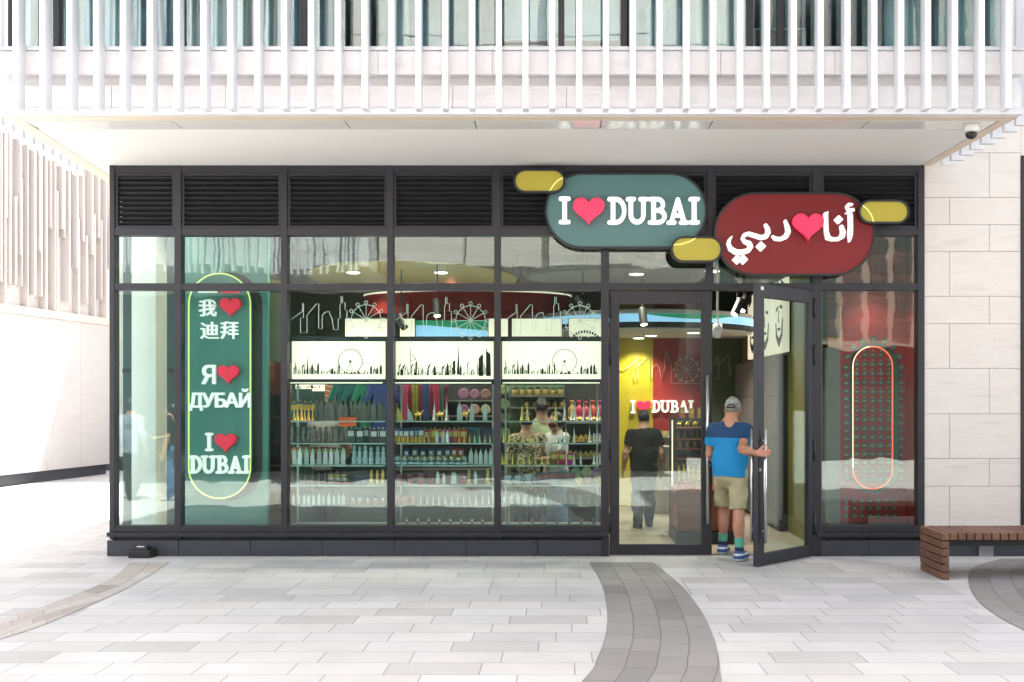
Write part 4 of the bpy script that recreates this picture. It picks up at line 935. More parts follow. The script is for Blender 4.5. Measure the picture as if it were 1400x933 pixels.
def k_sail():
    g = G(); P = [(-.16, .05)] + [(-.16 + .34 * math.sin(R(a)), .05 + .83 * (1 - math.cos(R(a))) ** .0 * (a / 90)) for a in ()] + [(.20, .05)] + [(.20 - .02 * k - .016 * k * k * .22, .05 + .105 * k) for k in range(1, 9)] + [(-.13, .92)]
    g.prism(P, -.06, .06); g.box(-.22, .24, -.1, .1, 0, .045); g.tube([(-.15, 0, .05), (-.14, 0, 1)], .018, 6); return g
def k_slab_tower():
    g = G(); g.prism([(-.12, .04), (.12, .04), (.12, .62), (.06, .80), (.02, .92), (0, 1), (-.02, .92), (-.06, .80), (-.12, .62)], -.07, .07); g.box(-.16, .16, -.1, .1, 0, .04)
    for k in range(6): g.box(-.123, .123, -.074, .074, .12 + k * .08, .13 + k * .08)
    return g
def k_mug():
    g = G(); g.lathe([(.34, 0), (.40, .04), (.42, .9), (.44, 1), (.40, 1), (.38, .9), (.36, .1)], (0, 0, 0), 16); g.tube([(.40 + .26 * math.sin(R(a)), 0, .5 - .32 * math.cos(R(a))) for a in range(0, 181, 20)], .06, 6); return g
def k_box():
    g = G(); g.box(-.24, .24, -.16, .16, 0, 1); g.box(-.15, .15, -.164, -.161, .48, .80, 1); return g
def k_pack():
    g = G(); g.box(-.26, .26, -.03, .03, .0, .86); g.tube([(.06 * math.cos(R(a)), 0, .93 + .06 * math.sin(R(a))) for a in range(0, 360, 45)], .014, 5, 1, True); g.box(-.18, .18, -.036, -.031, .40, .74, 1); return g
def k_globe():
    g = G(); g.lathe([(.36, 0), (.38, .08), (.32, .25)], (0, 0, 0), 14); g.lathe([(.05, .25)] + [(.42 * math.sin(R(a)), .60 - .42 * math.cos(R(a))) for a in range(30, 181, 18)], (0, 0, 0), 14, 1); g.lathe([(.07, .26), (.05, .5), (.01, .85)], (0, 0, 0), 6); return g
def k_bottle():
    g = G(); g.lathe([(.16, 0), (.20, .05), (.20, .22), (.15, .26), (.19, .34), (.19, .62), (.10, .72), (.07, .76), (.07, .88), (.10, .90), (.09, 1)], (0, 0, 0), 12); g.lathe([(.205, .06), (.205, .2)], (0, 0, 0), 12, 1); return g
def k_plate():
    g = G(); g.lathe([(.08, -.04), (.30, -.035), (.5, .02), (.49, .035), (.28, -.01), (.05, -.01)], (0, 0, 0), 24); g.v = [(a, -c, b + .5) for a, b, c in g.v]
    g.box(-.12, .12, .04, .16, -.0, .03, 1); return g
def k_jar():
    g = G(); g.lathe([(.30, 0), (.36, .06), (.36, .62), (.28, .74)], (0, 0, 0), 14); g.lathe([(.30, .742), (.31, .80), (.31, 1), (.1, 1.02)], (0, 0, 0), 14, 1); return g
def k_house():
    g = G(); g.prism([(-.4, 0), (.4, 0), (.4, .5), (0, 1), (-.4, .5)], -.1, .1); g.box(-.1, .1, -.12, -.102, .0, .34, 1); g.box(-.3, -.16, -.12, -.102, .3, .45, 1); g.box(.16, .3, -.12, -.102, .3, .45, 1); return g
def k_camel():
    g = G(); b = Body((-.5, -.3, 0), (.6, .3, 1.05), .035)
    b.rc((-.22, 0, .52), (.16, 0, .52), .15, .14, .06); b.ell((-.02, 0, .70), (.15, .1, .17), .08); b.rc((.2, 0, .55), (.34, 0, .78), .085, .055, .05); b.rc((.34, 0, .78), (.36, 0, .90), .05, .05, .04); b.rc((.36, 0, .92), (.47, 0, .88), .055, .04, .04)
    for x, y in ((-.24, .08), (-.24, -.08), (.16, .08), (.16, -.08)): b.rc((x, y, .48), (x + .02, y, .25), .055, .04, .05); b.rc((x + .02, y, .25), (x, y, .03), .04, .04, .03)
    P, F = nets(b.V, b.lo, b.h); g.add(P.tolist(), F.tolist()); return g
def k_figure():
    g = G(); g.lathe([(.20, 0), (.20, .05), (.12, .07), (.15, .30), (.10, .5), (.13, .66), (.06, .74), (.09, .82), (.085, .93), (.02, 1)], (0, 0, 0), 10); return g
KIND = dict(tower=('tower_souvenir', k_tower), sail=('sail_souvenir', k_sail), slabtower=('glass_tower', k_slab_tower), mug=('mug', k_mug), box=('gift_box', k_box), pack=('keyring_card', k_pack), globe=('snow_globe', k_globe),
            bottle=('lantern', k_bottle), plate=('plate', k_plate), jar=('jar', k_jar), house=('house_souvenir', k_house), camel=('camel_figurine', k_camel), figure=('statuette', k_figure))
_pm = {}
RNG = random.Random(21)
def row(kind, pxs, py, hpx, Y, mats, label, cat, jit=.03, rot=None):
    """goods standing in a line at a height of the shelf; heights in the street's own measure"""
    nm, f = KIND[kind]; key = (kind, tuple(mats))
    if key not in _pm: _pm[key] = f().mesh(nm, [M[m] for m in mats], kind in ('tower', 'mug', 'globe', 'bottle', 'plate', 'jar', 'camel', 'figure'))
    for p in pxs:
        o = put(nm, _pm[key]); h = hpx / FPX * (D0 + Y) * RNG.uniform(.93, 1.05); y = Y + RNG.uniform(-jit, jit)
        o.location = (wx(p, Y), y, wz(py, Y) + .002); o.scale = (h, h, h); o.rotation_euler = (0, 0, RNG.uniform(-.5, .5) if rot is None else rot)
        tag(o, label, cat, label.split(' on ')[0].split(' in ')[0] + ' in the shop' if len(pxs) > 1 else None)
def lin(a, b, n): return [a + (b - a) * k / (n - 1) for k in range(n)]
SY = [575.6, 605.5, 635.6, 662.3]
BAYS = [(394, 530), (538.5, 676), (684.5, 822)]
BN = ['first', 'middle', 'third']
def skyline(g, x0, x1, z0, H, y, seed, wheel=None, big=()):
    rr = random.Random(seed); x = x0
    def poly(P): g.prism(P, y - .003, y)
    while x < x1 - .03:
        w = rr.uniform(.012, .030); h = H * rr.uniform(.06, .34) * (1.25 if rr.random() < .25 else 1)
        if wheel and abs(x - wheel[0]) < wheel[2] * .9: h *= .25
        k = rr.random()
        if k < .3: poly([(x, z0), (x + w, z0), (x + w, z0 + h * .8), (x + w * .5, z0 + h * 1.15), (x, z0 + h * .7)])
        elif k < .5: poly([(x, z0), (x + w, z0), (x + w * .8, z0 + h * .5), (x + w * .55, z0 + h), (x + w * .45, z0 + h * 1.3), (x + w * .35, z0 + h * .6)])
        elif k < .7:
            for q in range(3): poly([(x + q * w * .36, z0 + q * .006), (x + q * w * .36 + w * .2, z0 + q * .004), (x + q * w * .36 + w * .2, z0 + h * (1 - q * .2)), (x + q * w * .36, z0 + h * (.85 - q * .2))])
        else: poly([(x, z0), (x + w * .4, z0), (x + w * .5, z0 + h * .6), (x + w * 1.3, z0 + h * .9), (x + w * 1.2, z0 + h), (x + w * .1, z0 + h * .75)])
        x += w * rr.uniform(.7, 1.9)
    if wheel:
        cx, cz, r = wheel
        g.tube([(cx + r * math.cos(R(a)), y - .002, cz + r * math.sin(R(a))) for a in range(0, 360, 9)], .0022, 4, 0, True)
        for k in range(36): a = R(k * 10); g.box(-.006, .006, -.003, 0, -.004, .004, 0, Matrix.Rotation(-a, 3, 'Y'), (cx + r * 1.05 * math.cos(a), y, cz + r * 1.05 * math.sin(a)))
        for s in (-1, 1): g.tube([(cx, y - .002, cz), (cx + s * r * .35, y - .002, z0)], .0028, 4)
        g.box(cx - .012, cx + .012, y - .004, y, cz - .012, cz + .012)
    for P in big: poly(P)
for bi, (a, b) in enumerate(BAYS):
    # window film: skyline and wheel drawn in white lines
    off = [(0, 0), (150 - 42 * .1715, 8 * .1715), (295 - 17 * .1715, 8 * .1715)][bi]
    def D(x, y): return (wx(380 + x * .1715 + off[0], .03), .030, wz(390 + y * .1715 + off[1], .03))
    t = thing('window_film', 'white outline of city towers and a ferris wheel on the %s display pane' % BN[bi], 'window film', D(450, 260), 'white skyline films on the display panes')
    g = G(); pl = [(107, 272), (195, 210), (195, 145), (204, 145), (204, 262), (180, 262), (180, 380), (232, 380), (232, 240), (307, 150), (325, 150), (325, 347), (352, 347), (352, 250), (362, 228), (380, 216), (410, 212), (415, 240), (430, 262), (445, 357), (480, 357), (480, 268), (495, 268), (495, 155), (503, 155), (503, 90), (515, 90), (515, 140), (535, 140), (535, 200), (550, 200), (550, 395)]
    g.tube([D(*p) for p in pl], .0045, 4); g.build('skyline_line', M['decal'], t)
    g = G(); cx, cy, r = 703, 275, 118
    g.tube([D(cx + r * math.cos(R(q)), cy + r * math.sin(R(q))) for q in range(0, 360, 9)], .0045, 4, 0, True)
    for k in range(12):
        q = R(k * 30); g.tube([D(cx, cy), D(cx + r * math.cos(q), cy + r * math.sin(q))], .0038, 4)
        c = (cx + (r + 19) * math.cos(q), cy + (r + 19) * math.sin(q)); g.tube([D(c[0] + 13 * math.cos(R(w)), c[1] + 13 * math.sin(R(w))) for w in range(0, 360, 36)], .0042, 4, 0, True)
    g.build('wheel_line', M['decal'], t)
    # lit picture box
    x0, x1, z0, z1 = wx(a + [5, 2.5, 2][bi], .1), wx(b - [4, 1.5, 0][bi], .1), wz(518.5, .1), wz(467, .1)
    t = thing('light_box', ['lit cream skyline picture box with a wheel in the first display window', 'lit cream skyline picture box with a tall needle tower in the middle display window', 'lit cream skyline picture box with a wheel in the third display window'][bi], 'light box', (x0, .1, z0), 'lit skyline boxes in the windows')
    g = G(); g.box(x0, x1, .10, .16, z0, z1); g.build('lit_panel', M['light_cream'], t)
    g = G(); g.box(x0 - .04, x1 + .03, .095, .2, z1 + .002, z1 + .055); g.box(x0 - .04, x1 + .03, .095, .2, z0 - .06, z0 - .002); g.box(x0 - .02, x1 + .02, .165, .2, z0 - .002, z1); g.build('casing', M['anthracite_deep'], t)
    g = G(); W = x1 - x0; H = z1 - z0
    if bi == 1:
        T = lambda u, v: (x0 + W * u, z0 + H * v)
        big = [[T(.63, .12), T(.655, .12), T(.65, .4), T(.647, .62), T(.643, .95), T(.639, .62), T(.632, .4)], [T(.85, .08), T(.895, .08), T(.895, .62), T(.885, .66), T(.85, .55)], [T(.925, .08), T(.975, .08), T(.97, .66), T(.935, .74), T(.93, .86), T(.925, .72)], [T(.585, .12), T(.61, .12), T(.61, .5), T(.585, .46)]]
        skyline(g, x0 + .02, x1 - .02, z0 + H * .10, H, .0995, 4, None, big)
        g.tube([(T(.155, .1)[0], .098, T(0, .1)[1]), (T(.15, .82)[0], .098, T(0, .82)[1])], .003, 4); g.tube([(T(.15 + .085 * math.sin(q), 0)[0], .098, T(0, .10 + .55 * math.cos(q))[1]) for q in np.linspace(.05, 1.57, 9)], .003, 4)
        for q in (.2, .34, .48): g.tube([(T(.155, 0)[0], .098, T(0, q)[1]), (T(.22, 0)[0], .098, T(0, q + .08)[1])], .003, 4)
    else: skyline(g, x0 + .02, x1 - .02, z0 + H * .13, H, .0995, 9, (x0 + W * .63, z0 + H * .47, H * .31))
    g.build('skyline_print', M['ink'], t)
    # glass shelving and base
    t = thing('display_shelving', 'glass display shelves full of souvenirs inside the %s display window' % BN[bi], 'shelving', (wx((a + b) / 2, .4), .4, 0), 'glass shelving in the display windows')
    xa, xb = wx(a + 4, .3), wx(b - 3, .3)
    for py in SY:
        z = wz(py, .42); g = G(); g.box(xa, xb, .28, .56, z - .012, z); g.build('shelf', M['shelf_glass'], t)
        g = G(); g.box(xa, xb, .275, .279, z - .012, z + .001); g.build('shelf_edge', mat('pale_glass_edge', (.38, .52, .48), .2) if 'edge' not in M else M['edge'], t)
    g = G(); g.box(xa, xb, .09, .13, wz(524.5, .1), wz(523, .1)); g.build('light_rail', M['light_cream'], t)
    for x in (xa, xb - .02): g = G(); g.box(x, x + .02, .565, .60, .31, wz(522, .5)); g.build('upright', M['steel'], t)
    g = G(); g.box(xa - .02, xb + .02, .10, .62, .007, .30); g.build('base', M['grey_wall'], t)
    g = G(); g.box(xa, xb, .30, .56, wz(690, .42) - .015, wz(690, .42)); g.build('shelf', M['shelf_glass'], t)
Ys = .42
W = 'on the %s glass shelf of the %s display window'
row('tower', lin(402, 428, 6), SY[0], 25, Ys, ['gold'], 'small gold tower souvenir ' + W % ('top', 'first'), 'souvenir')
row('slabtower', lin(434, 524, 15), SY[0], 28, Ys, ['pewter'], 'dark pewter tower souvenir ' + W % ('top', 'first'), 'souvenir')
row('figure', lin(400, 468, 10), SY[1], 22, Ys, ['pewter'], 'grey metal statuette ' + W % ('second', 'first'), 'statuette')
row('pack', lin(480, 524, 8), SY[1], 22, Ys, ['pack_dark', 'white_plain'], 'black keyring card ' + W % ('second', 'first'), 'keyring', rot=0)
row('slabtower', lin(402, 470, 9), SY[2], 24, Ys, ['crystal'], 'pale crystal tower souvenir ' + W % ('third', 'first'), 'souvenir')
row('figure', lin(484, 524, 6), SY[2], 26, Ys, ['mug_blue'], 'pale blue statuette ' + W % ('third', 'first'), 'statuette')
row('tower', lin(400, 445, 6), SY[3], 22, Ys, ['pewter'], 'slim dark tower souvenir ' + W % ('bottom', 'first'), 'souvenir')
row('box', [488, 498], SY[3], 13, Ys, ['pack_teal', 'pack_dark'], 'small dark teal gift box ' + W % ('bottom', 'first'), 'box', rot=0)
row('figure', lin(508, 524, 3), SY[3], 20, Ys, ['gold'], 'gold statuette ' + W % ('bottom', 'first'), 'statuette')
row('sail', [546], SY[0], 24, Ys, ['straw'], 'brass sail shaped tower souvenir on the top glass shelf of the middle display window', 'souvenir', rot=0)
row('sail', [561], SY[0], 21, Ys, ['crystal'], 'crystal sail shaped tower souvenir on the top glass shelf of the middle display window', 'souvenir', rot=0)
row('camel', [572, 602, 635], SY[0], 15, Ys, ['gold'], 'gold camel figurine ' + W % ('top', 'middle'), 'figurine', rot=.2)
row('tower', [594, 611], SY[0], 34, Ys, ['silver'], 'tall silver tower souvenir ' + W % ('top', 'middle'), 'souvenir')
row('slabtower', [628, 645, 663], SY[0], 26, Ys, ['crystal'], 'crystal slab tower souvenir ' + W % ('top', 'middle'), 'souvenir', rot=.1)
row('box', lin(543, 576, 6), SY[1], 20, .48, ['box_blue', 'white_plain'], 'blue and orange gift box ' + W % ('second', 'middle'), 'box', rot=0)
row('pack', lin(582, 634, 9), SY[1], 20, .48, ['red_goods', 'straw'], 'red keyring card ' + W % ('second', 'middle'), 'keyring', rot=0)
row('pack', lin(640, 668, 4), SY[1], 23, .50, ['pack_teal', 'pack_dark'], 'teal keyring card ' + W % ('second', 'middle'), 'keyring', rot=0)
row('figure', lin(546, 586, 8), SY[1], 9, .34, ['straw'], 'tiny brass statuette ' + W % ('second', 'middle'), 'statuette')
row('slabtower', [598, 606, 612], SY[1], 17, .36, ['crystal'], 'clear block tower souvenir ' + W % ('second', 'middle'), 'souvenir')
row('tower', lin(628, 670, 7), SY[1], 13, .36, ['straw'], 'little brass tower souvenir ' + W % ('second', 'middle'), 'souvenir')
row('box', lin(556, 612, 6), SY[2] - 6, 16, .52, ['box_blue', 'white_plain'], 'blue and orange gift box ' + W % ('third', 'middle'), 'box', .0, 0)
row('box', [621, 630], SY[2] - 6, 16, .52, ['box_red', 'white_plain'], 'red and orange gift box ' + W % ('third', 'middle'), 'box', .0, 0)
row('globe', lin(544, 636, 11), SY[2], 13, .36, ['mug_blue', 'clear'], 'snow globe with pale blue base ' + W % ('third', 'middle'), 'snow globe')
row('slabtower', lin(644, 671, 5), SY[2], 23, Ys, ['crystal'], 'tall frosted tower souvenir ' + W % ('third', 'middle'), 'souvenir', rot=0)
row('box', lin(546, 632, 7), SY[3], 13, .48, ['red_goods', 'pack_dark'], 'flat red gift box ' + W % ('bottom', 'middle'), 'box', rot=.4)
row('slabtower', [598, 607, 619, 622, 650], SY[3], 18, .36, ['crystal'], 'clear crystal tower souvenir ' + W % ('bottom', 'middle'), 'souvenir')
row('figure', [641, 667], SY[3], 20, .4, ['straw'], 'brass statuette ' + W % ('bottom', 'middle'), 'statuette')
row('tower', [714, 721, 760], SY[0], 29, Ys, ['straw'], 'tall brass tower souvenir ' + W % ('top', 'third'), 'souvenir')
row('tower', [772, 782, 786, 798, 807, 818], SY[0], 31, Ys, ['silver'], 'tall silver tower souvenir ' + W % ('top', 'third'), 'souvenir')
row('tower', [689, 696, 704, 714, 724, 735], SY[1], 20, Ys, ['straw'], 'brass tower souvenir ' + W % ('second', 'third'), 'souvenir')
row('tower', [762, 768, 774, 785, 806], SY[1], 24, Ys, ['silver'], 'silver tower souvenir ' + W % ('second', 'third'), 'souvenir')
row('figure', [812, 816, 820], SY[1], 13, Ys, ['silver'], 'small silver statuette ' + W % ('second', 'third'), 'statuette')
row('tower', [687, 690, 693, 701, 708, 716, 724, 732, 741, 749], SY[2], 20, Ys, ['straw'], 'brass tower souvenir ' + W % ('third', 'third'), 'souvenir')
row('tower', [785, 794, 812, 816, 820], SY[2], 20, Ys, ['silver'], 'silver tower souvenir ' + W % ('third', 'third'), 'souvenir')
row('mug', [694, 708, 722], SY[3], 12, .4, ['mug_blue'], 'pale blue mug ' + W % ('bottom', 'third'), 'mug')
row('house', [791, 804, 817], SY[3], 14, .4, ['brown_goods', 'gold'], 'painted little house souvenir ' + W % ('bottom', 'third'), 'souvenir', rot=.1)
row('slabtower', lin(402, 470, 11), 690, 15, Ys, ['crystal'], 'short crystal block souvenir on the low shelf of the first display window', 'souvenir')
row('box', lin(482, 524, 5), 690, 11, Ys, ['box_blue', 'white_plain'], 'small blue gift box on the low shelf of the first display window', 'box', rot=.1)
row('pack', lin(402, 470, 11), SY[2] - 8, 18, .53, ['red_goods', 'straw'], 'red keyring card behind crystal towers on the third shelf of the first window', 'keyring', .0, 0)
row('pack', lin(402, 440, 6), SY[0] - 6, 22, .53, ['pack_teal', 'gold'], 'teal keyring card behind gold towers on the top shelf of the first window', 'keyring', .0, 0)
row('pack', lin(452, 470, 3), SY[3], 18, .5, ['pack_dark', 'gold'], 'dark keyring card on the bottom shelf of the first window', 'keyring', rot=0)
row('globe', [452, 462, 472], SY[3], 11, .34, ['red_goods', 'clear'], 'snow globe with red base on the bottom shelf of the first window', 'snow globe')
row('mug', [544, 554, 564], 690, 11, Ys, ['red_goods'], 'red mug on the low shelf of the middle display window', 'mug')
row('pack', lin(738, 782, 6), SY[3], 19, .5, ['pack_teal', 'red_goods'], 'teal keyring card on the bottom shelf of the third window', 'keyring', rot=0)
row('bottle', lin(690, 745, 7), 690, 14, Ys, ['mug_blue', 'silver'], 'pale blue bottle on the low shelf of the third display window', 'bottle')
row('pack', lin(757, 780, 3), SY[2], 19, .5, ['red_goods', 'straw'], 'red keyring card on the third shelf of the third window', 'keyring', rot=0)
row('plate', lin(788, 816, 3), SY[3] - 9, 14, .54, ['plate_paint', 'black'], 'painted plate behind the little houses on the bottom shelf of the third window', 'plate', .0, 0)
row('tower', lin(575, 668, 12), 690, 16, Ys, ['silver'], 'small silver tower souvenir on the low shelf of the middle display window', 'souvenir')
row('box', lin(770, 816, 5), 690, 12, Ys, ['pack_teal', 'pack_dark'], 'grey teal gift box on the low shelf of the third display window', 'box', rot=0)
row('box', lin(556, 660, 8), 717, 8, .36, ['pack_dark', 'white_plain'], 'flat dark gift box on the base of the middle display window', 'box', rot=.1)
row('box', lin(694, 812, 8), 717, 8, .36, ['pack_teal', 'red_goods'], 'flat teal gift box on the base of the third display window', 'box', rot=.1)

# goods hanging and standing deeper in the shop
def backwall(name, label, cat, px0, px1, py0, py1, Y, m, shelves=(), grooves=0):
    t = thing(name, label, cat, (wx((px0 + px1) / 2, Y), Y, 0)); x0, x1 = wx(px0, Y), wx(px1, Y)
    g = G(); g.box(x0, x1, Y + .1, Y + .16, .01, wz(py0, Y))
    for k in range(grooves): z = .3 + k * (wz(py0, Y) - .3) / grooves; g.box(x0 + .001, x1 - .001, Y + .09, Y + .099, z, z + .055)
    g.build('back_panel', M[m], t)
    for py in shelves: g = G(); z = wz(py, Y); g.box(x0 + .002, x1 - .002, Y - .16, Y + .088, z - .02, z); g.build('shelf', M['grey_wall'], t)
    return t
M['slat_green'] = mat('green_slat_board', (.13, .20, .12), .6, 0, .1, 4); M['teal_shirt'] = cloth('teal_cotton', (.015, .115, .11)); M['green_shirt'] = cloth('green_cotton', (.02, .17, .10)); M['blue_shirt'] = cloth('blue_cotton', (.035, .05, .20))
backwall('clothes_wall', 'dark wall of hanging shirts behind the first display window', 'display wall', 392, 534, 524, 720, 1.75, 'teal_dark')
backwall('dark_rack', 'dark rack of scarves and plates behind the middle display window', 'display rack', 538, 682, 522, 720, 1.75, 'dark_wall', (547, 568, 600, 640))
backwall('jar_wall', 'green slatted wall with rows of jars behind the third display window', 'display wall', 696, 772, 524, 720, 2.15, 'slat_green', (541, 557), 14)
backwall('lantern_rack', 'dark rack of red lanterns behind the third display window', 'display rack', 774, 832, 524, 720, 2.0, 'dark_wall', (577, 604, 625, 660))
def shirt_mesh(seed):
    rr = random.Random(seed); L = [(-.16, 0), (.16, 0), (.17, .30), (.165, .46), (.24, .33), (.30, .38), (.20, .60), (.08, .66), (.04, .63), (-.04, .63), (-.08, .66), (-.20, .60), (-.30, .38), (-.24, .33), (-.165, .46), (-.17, .30)]
    g = G(); n = len(L); g.prism([(a * .8, b) for a, b in L], -.03, .03); return g
for k, (px, m, lab) in enumerate(((474, 'teal_shirt', 'dark teal shirt hanging nearest the beaded panel in the first window'), (492, 'teal_shirt', 'dark teal shirt hanging next to the green shirt in the first window'), (506, 'green_shirt', 'green shirt hanging between teal and blue shirts in the first window'), (523, 'blue_shirt', 'blue shirt hanging at the end of the row in the first window'))):
    o = shirt_mesh(k).build('hanging_shirt', M[m], None, .012); o.location = (wx(px, 1.45), 1.45, wz(590, 1.45)); o.rotation_euler = (0, 0, .5); tag(o, lab, 'shirt', 'shirts hanging in the first window')
t = thing('beaded_panel', 'panel of orange, white and black beaded keyrings in the first window', 'panel', (wx(452, 1.5), 1.5, 1.2))
m_, nt, b_ = new_mat('beaded_pattern'); vec, x, y, z = coord(nt); r_ = (z * 16 + (x * 11).sin() * .5); c_ = ramp(nt, r_.fract(), [(0, (.45, .14, .05)), (.35, (.55, .47, .38)), (.6, (.04, .02, .02)), (.75, (.5, .22, .05))], True); nt.links.new(c_, b_.inputs['Base Color'])
g = G(); g.box(wx(444, 1.5), wx(461, 1.5), 1.5, 1.54, wz(585, 1.5), wz(525, 1.5)); g.build('bead_board', m_, t)
g = G(); g.box(wx(463, 1.5), wx(466, 1.5), 1.48, 1.54, wz(640, 1.5), wz(523, 1.5)); g.build('chain_post', M['silver'], t)
t = thing('price_poster', 'pair of framed skyline prints above the goods in the first window', 'print', (wx(420, 1.6), 1.6, 1.8))
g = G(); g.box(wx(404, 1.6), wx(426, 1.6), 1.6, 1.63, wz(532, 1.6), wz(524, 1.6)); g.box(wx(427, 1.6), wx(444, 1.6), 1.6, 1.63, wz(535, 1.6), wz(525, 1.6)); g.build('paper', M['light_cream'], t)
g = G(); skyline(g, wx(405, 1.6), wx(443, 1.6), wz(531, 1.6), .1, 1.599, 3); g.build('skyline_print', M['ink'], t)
g = G(); g.box(-.10, .10, -.002, .002, 0, .10); o = g.build('orange_tag', mat('orange_card', (.75, .10, .02), .6), None); o.location = (wx(475, .3), .3, wz(583, .3)); tag(o, 'orange card tag hanging below the top shelf in the first window', 'tag')
SCARF = [(.50, .10, .20), (.45, .06, .13), (.50, .22, .10), (.30, .30, .06), (.50, .09, .22), (.08, .14, .30), (.06, .12, .28), (.50, .08, .12), (.55, .16, .10), (.48, .07, .15), (.10, .30, .28), (.52, .12, .16)]
SNAME = ['pink', 'rose', 'orange', 'olive', 'magenta', 'blue', 'dark blue', 'red', 'coral', 'crimson', 'turquoise', 'salmon']
for k, c in enumerate(SCARF):
    g = G(); rr = random.Random(k); P = []
    n = 10; w = .055
    F_ = [(-w + 2 * w * i / n, .018 * math.sin(i * 1.9 + k)) for i in range(n + 1)]
    out = F_ + [(a, b + .012) for a, b in reversed(F_)]; L = rr.uniform(.34, .46)
    g.prism([(a * .75, b) for a, b in out], -L, 0, 'z')
    o = g.build('scarf', cloth('scarf_' + SNAME[k].replace(' ', '_'), c, .2), None); o.location = (wx(553 + k * 4.9, 1.45), 1.45 + (k % 3) * .04, wz(526, 1.45)); tag(o, '%s scarf hanging in the row of scarves in the middle window' % SNAME[k], 'scarf', 'scarves hanging in the middle window')
t = thing('clothes_rail', 'steel rail carrying the scarves in the middle window', 'rail', (wx(580, 1.5), 1.5, 1.9)); g = G(); g.tube([(wx(545, 1.5), 1.5, wz(526, 1.5)), (wx(616, 1.5), 1.5, wz(526, 1.5))], .012, 8); g.build('bar', M['steel'], t)
for py, nm in ((546.5, 'upper'), (567.5, 'lower')):
    row('plate', [634, 649, 664], py, 15, 1.6, ['plate_paint', 'black'], 'painted souvenir plate standing on the %s plate shelf of the middle window' % nm, 'plate', .01, 0)
for py, nm in ((540, 'highest'), (560, 'second'), (579, 'third'), (600, 'lowest')): row('plate', [689.5], py, 15, 1.6, ['plate_paint', 'black'], 'round souvenir plate %s in the column beside the green slatted wall' % nm, 'plate', .01, 0)
t = thing('plate_column', 'narrow dark stand holding a column of plates in the third window', 'stand', (wx(690, 1.7), 1.7, 0)); g = G(); g.box(wx(685, 1.7), wx(695, 1.7), 1.72, 1.76, .01, wz(523, 1.7)); g.build('post', M['dark_wall'], t)
for py in (540, 560, 579, 600): g = G(); g.box(wx(685, 1.6), wx(695, 1.6), 1.54, 1.718, wz(py, 1.6) - .012, wz(py, 1.6)); g.build('shelf', M['dark_wall'], t)
row('jar', lin(704, 766, 7), 541, 11, 2.08, ['amber', 'black'], 'jar with a dark lid on the upper shelf of the green slatted wall', 'jar')
row('jar', lin(720, 768, 6), 557, 10, 2.08, ['amber', 'black'], 'jar with a dark lid on the lower shelf of the green slatted wall', 'jar')
row('bottle', lin(782, 820, 5), 577, 29, 1.92, ['red_goods', 'gold'], 'red lantern with a gold band on the top shelf of the lantern rack', 'lantern')
row('house', lin(780, 822, 7), 604, 10, 1.92, ['gold', 'brown_goods'], 'small gold house souvenir on the second shelf of the lantern rack', 'souvenir')
row('house', lin(780, 822, 7), 625, 9, 1.92, ['straw', 'brown_goods'], 'small brass house souvenir on the third shelf of the lantern rack', 'souvenir')

# ------------------------------------------------------------------ lit boxes, screen, rafts and lamps under the shop ceiling
Yb = 3.2
for k, (a, b, lab) in enumerate(((472, 532, 'wide lit cream box high behind the first display window'), (547, 566, 'narrow lit cream box beside the blue screen behind the middle window'), (668, 694, 'small lit cream box behind the mullion right of the blue screen'), (700, 768, 'wide lit cream box high behind the third display window'), (778, 830, 'lit cream box with a wheel print behind the third window near the doors'))):
    t = thing('wall_light_box', lab, 'light box', (wx((a + b) / 2, Yb), Yb, 2.2), 'lit boxes high on the shop wall')
    g = G(); g.box(wx(a, Yb), wx(b, Yb), Yb, Yb + .08, 2.15, wz(436, Yb)); g.build('lit_panel', M['light_cream'], t)
    g = G(); g.box(wx(a, Yb) - .01, wx(b, Yb) + .01, Yb + .082, Yb + .12, 2.14, wz(436, Yb) + .01); g.build('casing', M['black'], t)
    if k == 4:
        g = G(); cx, cz = wx(800, Yb), wz(478, Yb); r = .25
        for q in range(20, 161, 9): a_ = R(q); g.box(-.018, .018, -.004, -.001, -.012, .012, 0, Matrix.Rotation(-a_, 3, 'Y'), (cx + r * math.cos(a_), Yb, cz + r * math.sin(a_)))
        g.build('wheel_print', M['ink'], t)
t = thing('wave_screen', 'glowing blue and green wave screen high behind the middle window', 'screen', (wx(617, 3.4), 3.4, 2.2))
x0, x1 = wx(567, 3.4), wx(668, 3.4); z0, z1 = 2.15, wz(438, 3.4)
wv = [(x0 + (x1 - x0) * k / 16, wz(444 + (9 * (k / 16) ** 1.2 if k > 3 else 1), 3.4)) for k in range(17)]
g = G(); g.prism([(x0, z0), (x1, z0)] + wv[::-1], 3.4, 3.44); g.build('wave_panel', M['led_blue'], t)
g = G(); g.box(x0, x1, 3.445, 3.48, z0, z1); g.build('hill_panel', M['led_green'], t)
def raft(name, label, cx, cy, a, b, z, h, under, rim, edge=None):
    t = thing(name, label, 'ceiling raft', (cx, cy, z)); n = 48
    P = [(cx + a * math.cos(2 * math.pi * k / n), cy + b * math.sin(2 * math.pi * k / n)) for k in range(n)]
    g = G(); g.prism(P, z, z + .02, 'z'); g.build('underside', M[under], t)
    Q = [(cx + (a + .03) * math.cos(2 * math.pi * k / n), cy + (b + .03) * math.sin(2 * math.pi * k / n)) for k in range(n)]
    g = G(); g.prism(Q, z + .022, z + h, 'z'); g.build('rim', M[rim], t, 0, False)
    if edge: g = G(); g.tube([(p[0], p[1], z + h + .01) for p in Q], .014, 6, 0, True); g.build('edge_light', M[edge], t, 0, True)
    for p in ((cx - a * .5, cy), (cx + a * .5, cy)): g = G(); g.tube([(p[0], p[1], z + h), (p[0], p[1], 4.2)], .008, 6); g.build('hanger', M['black'], t)
    return t
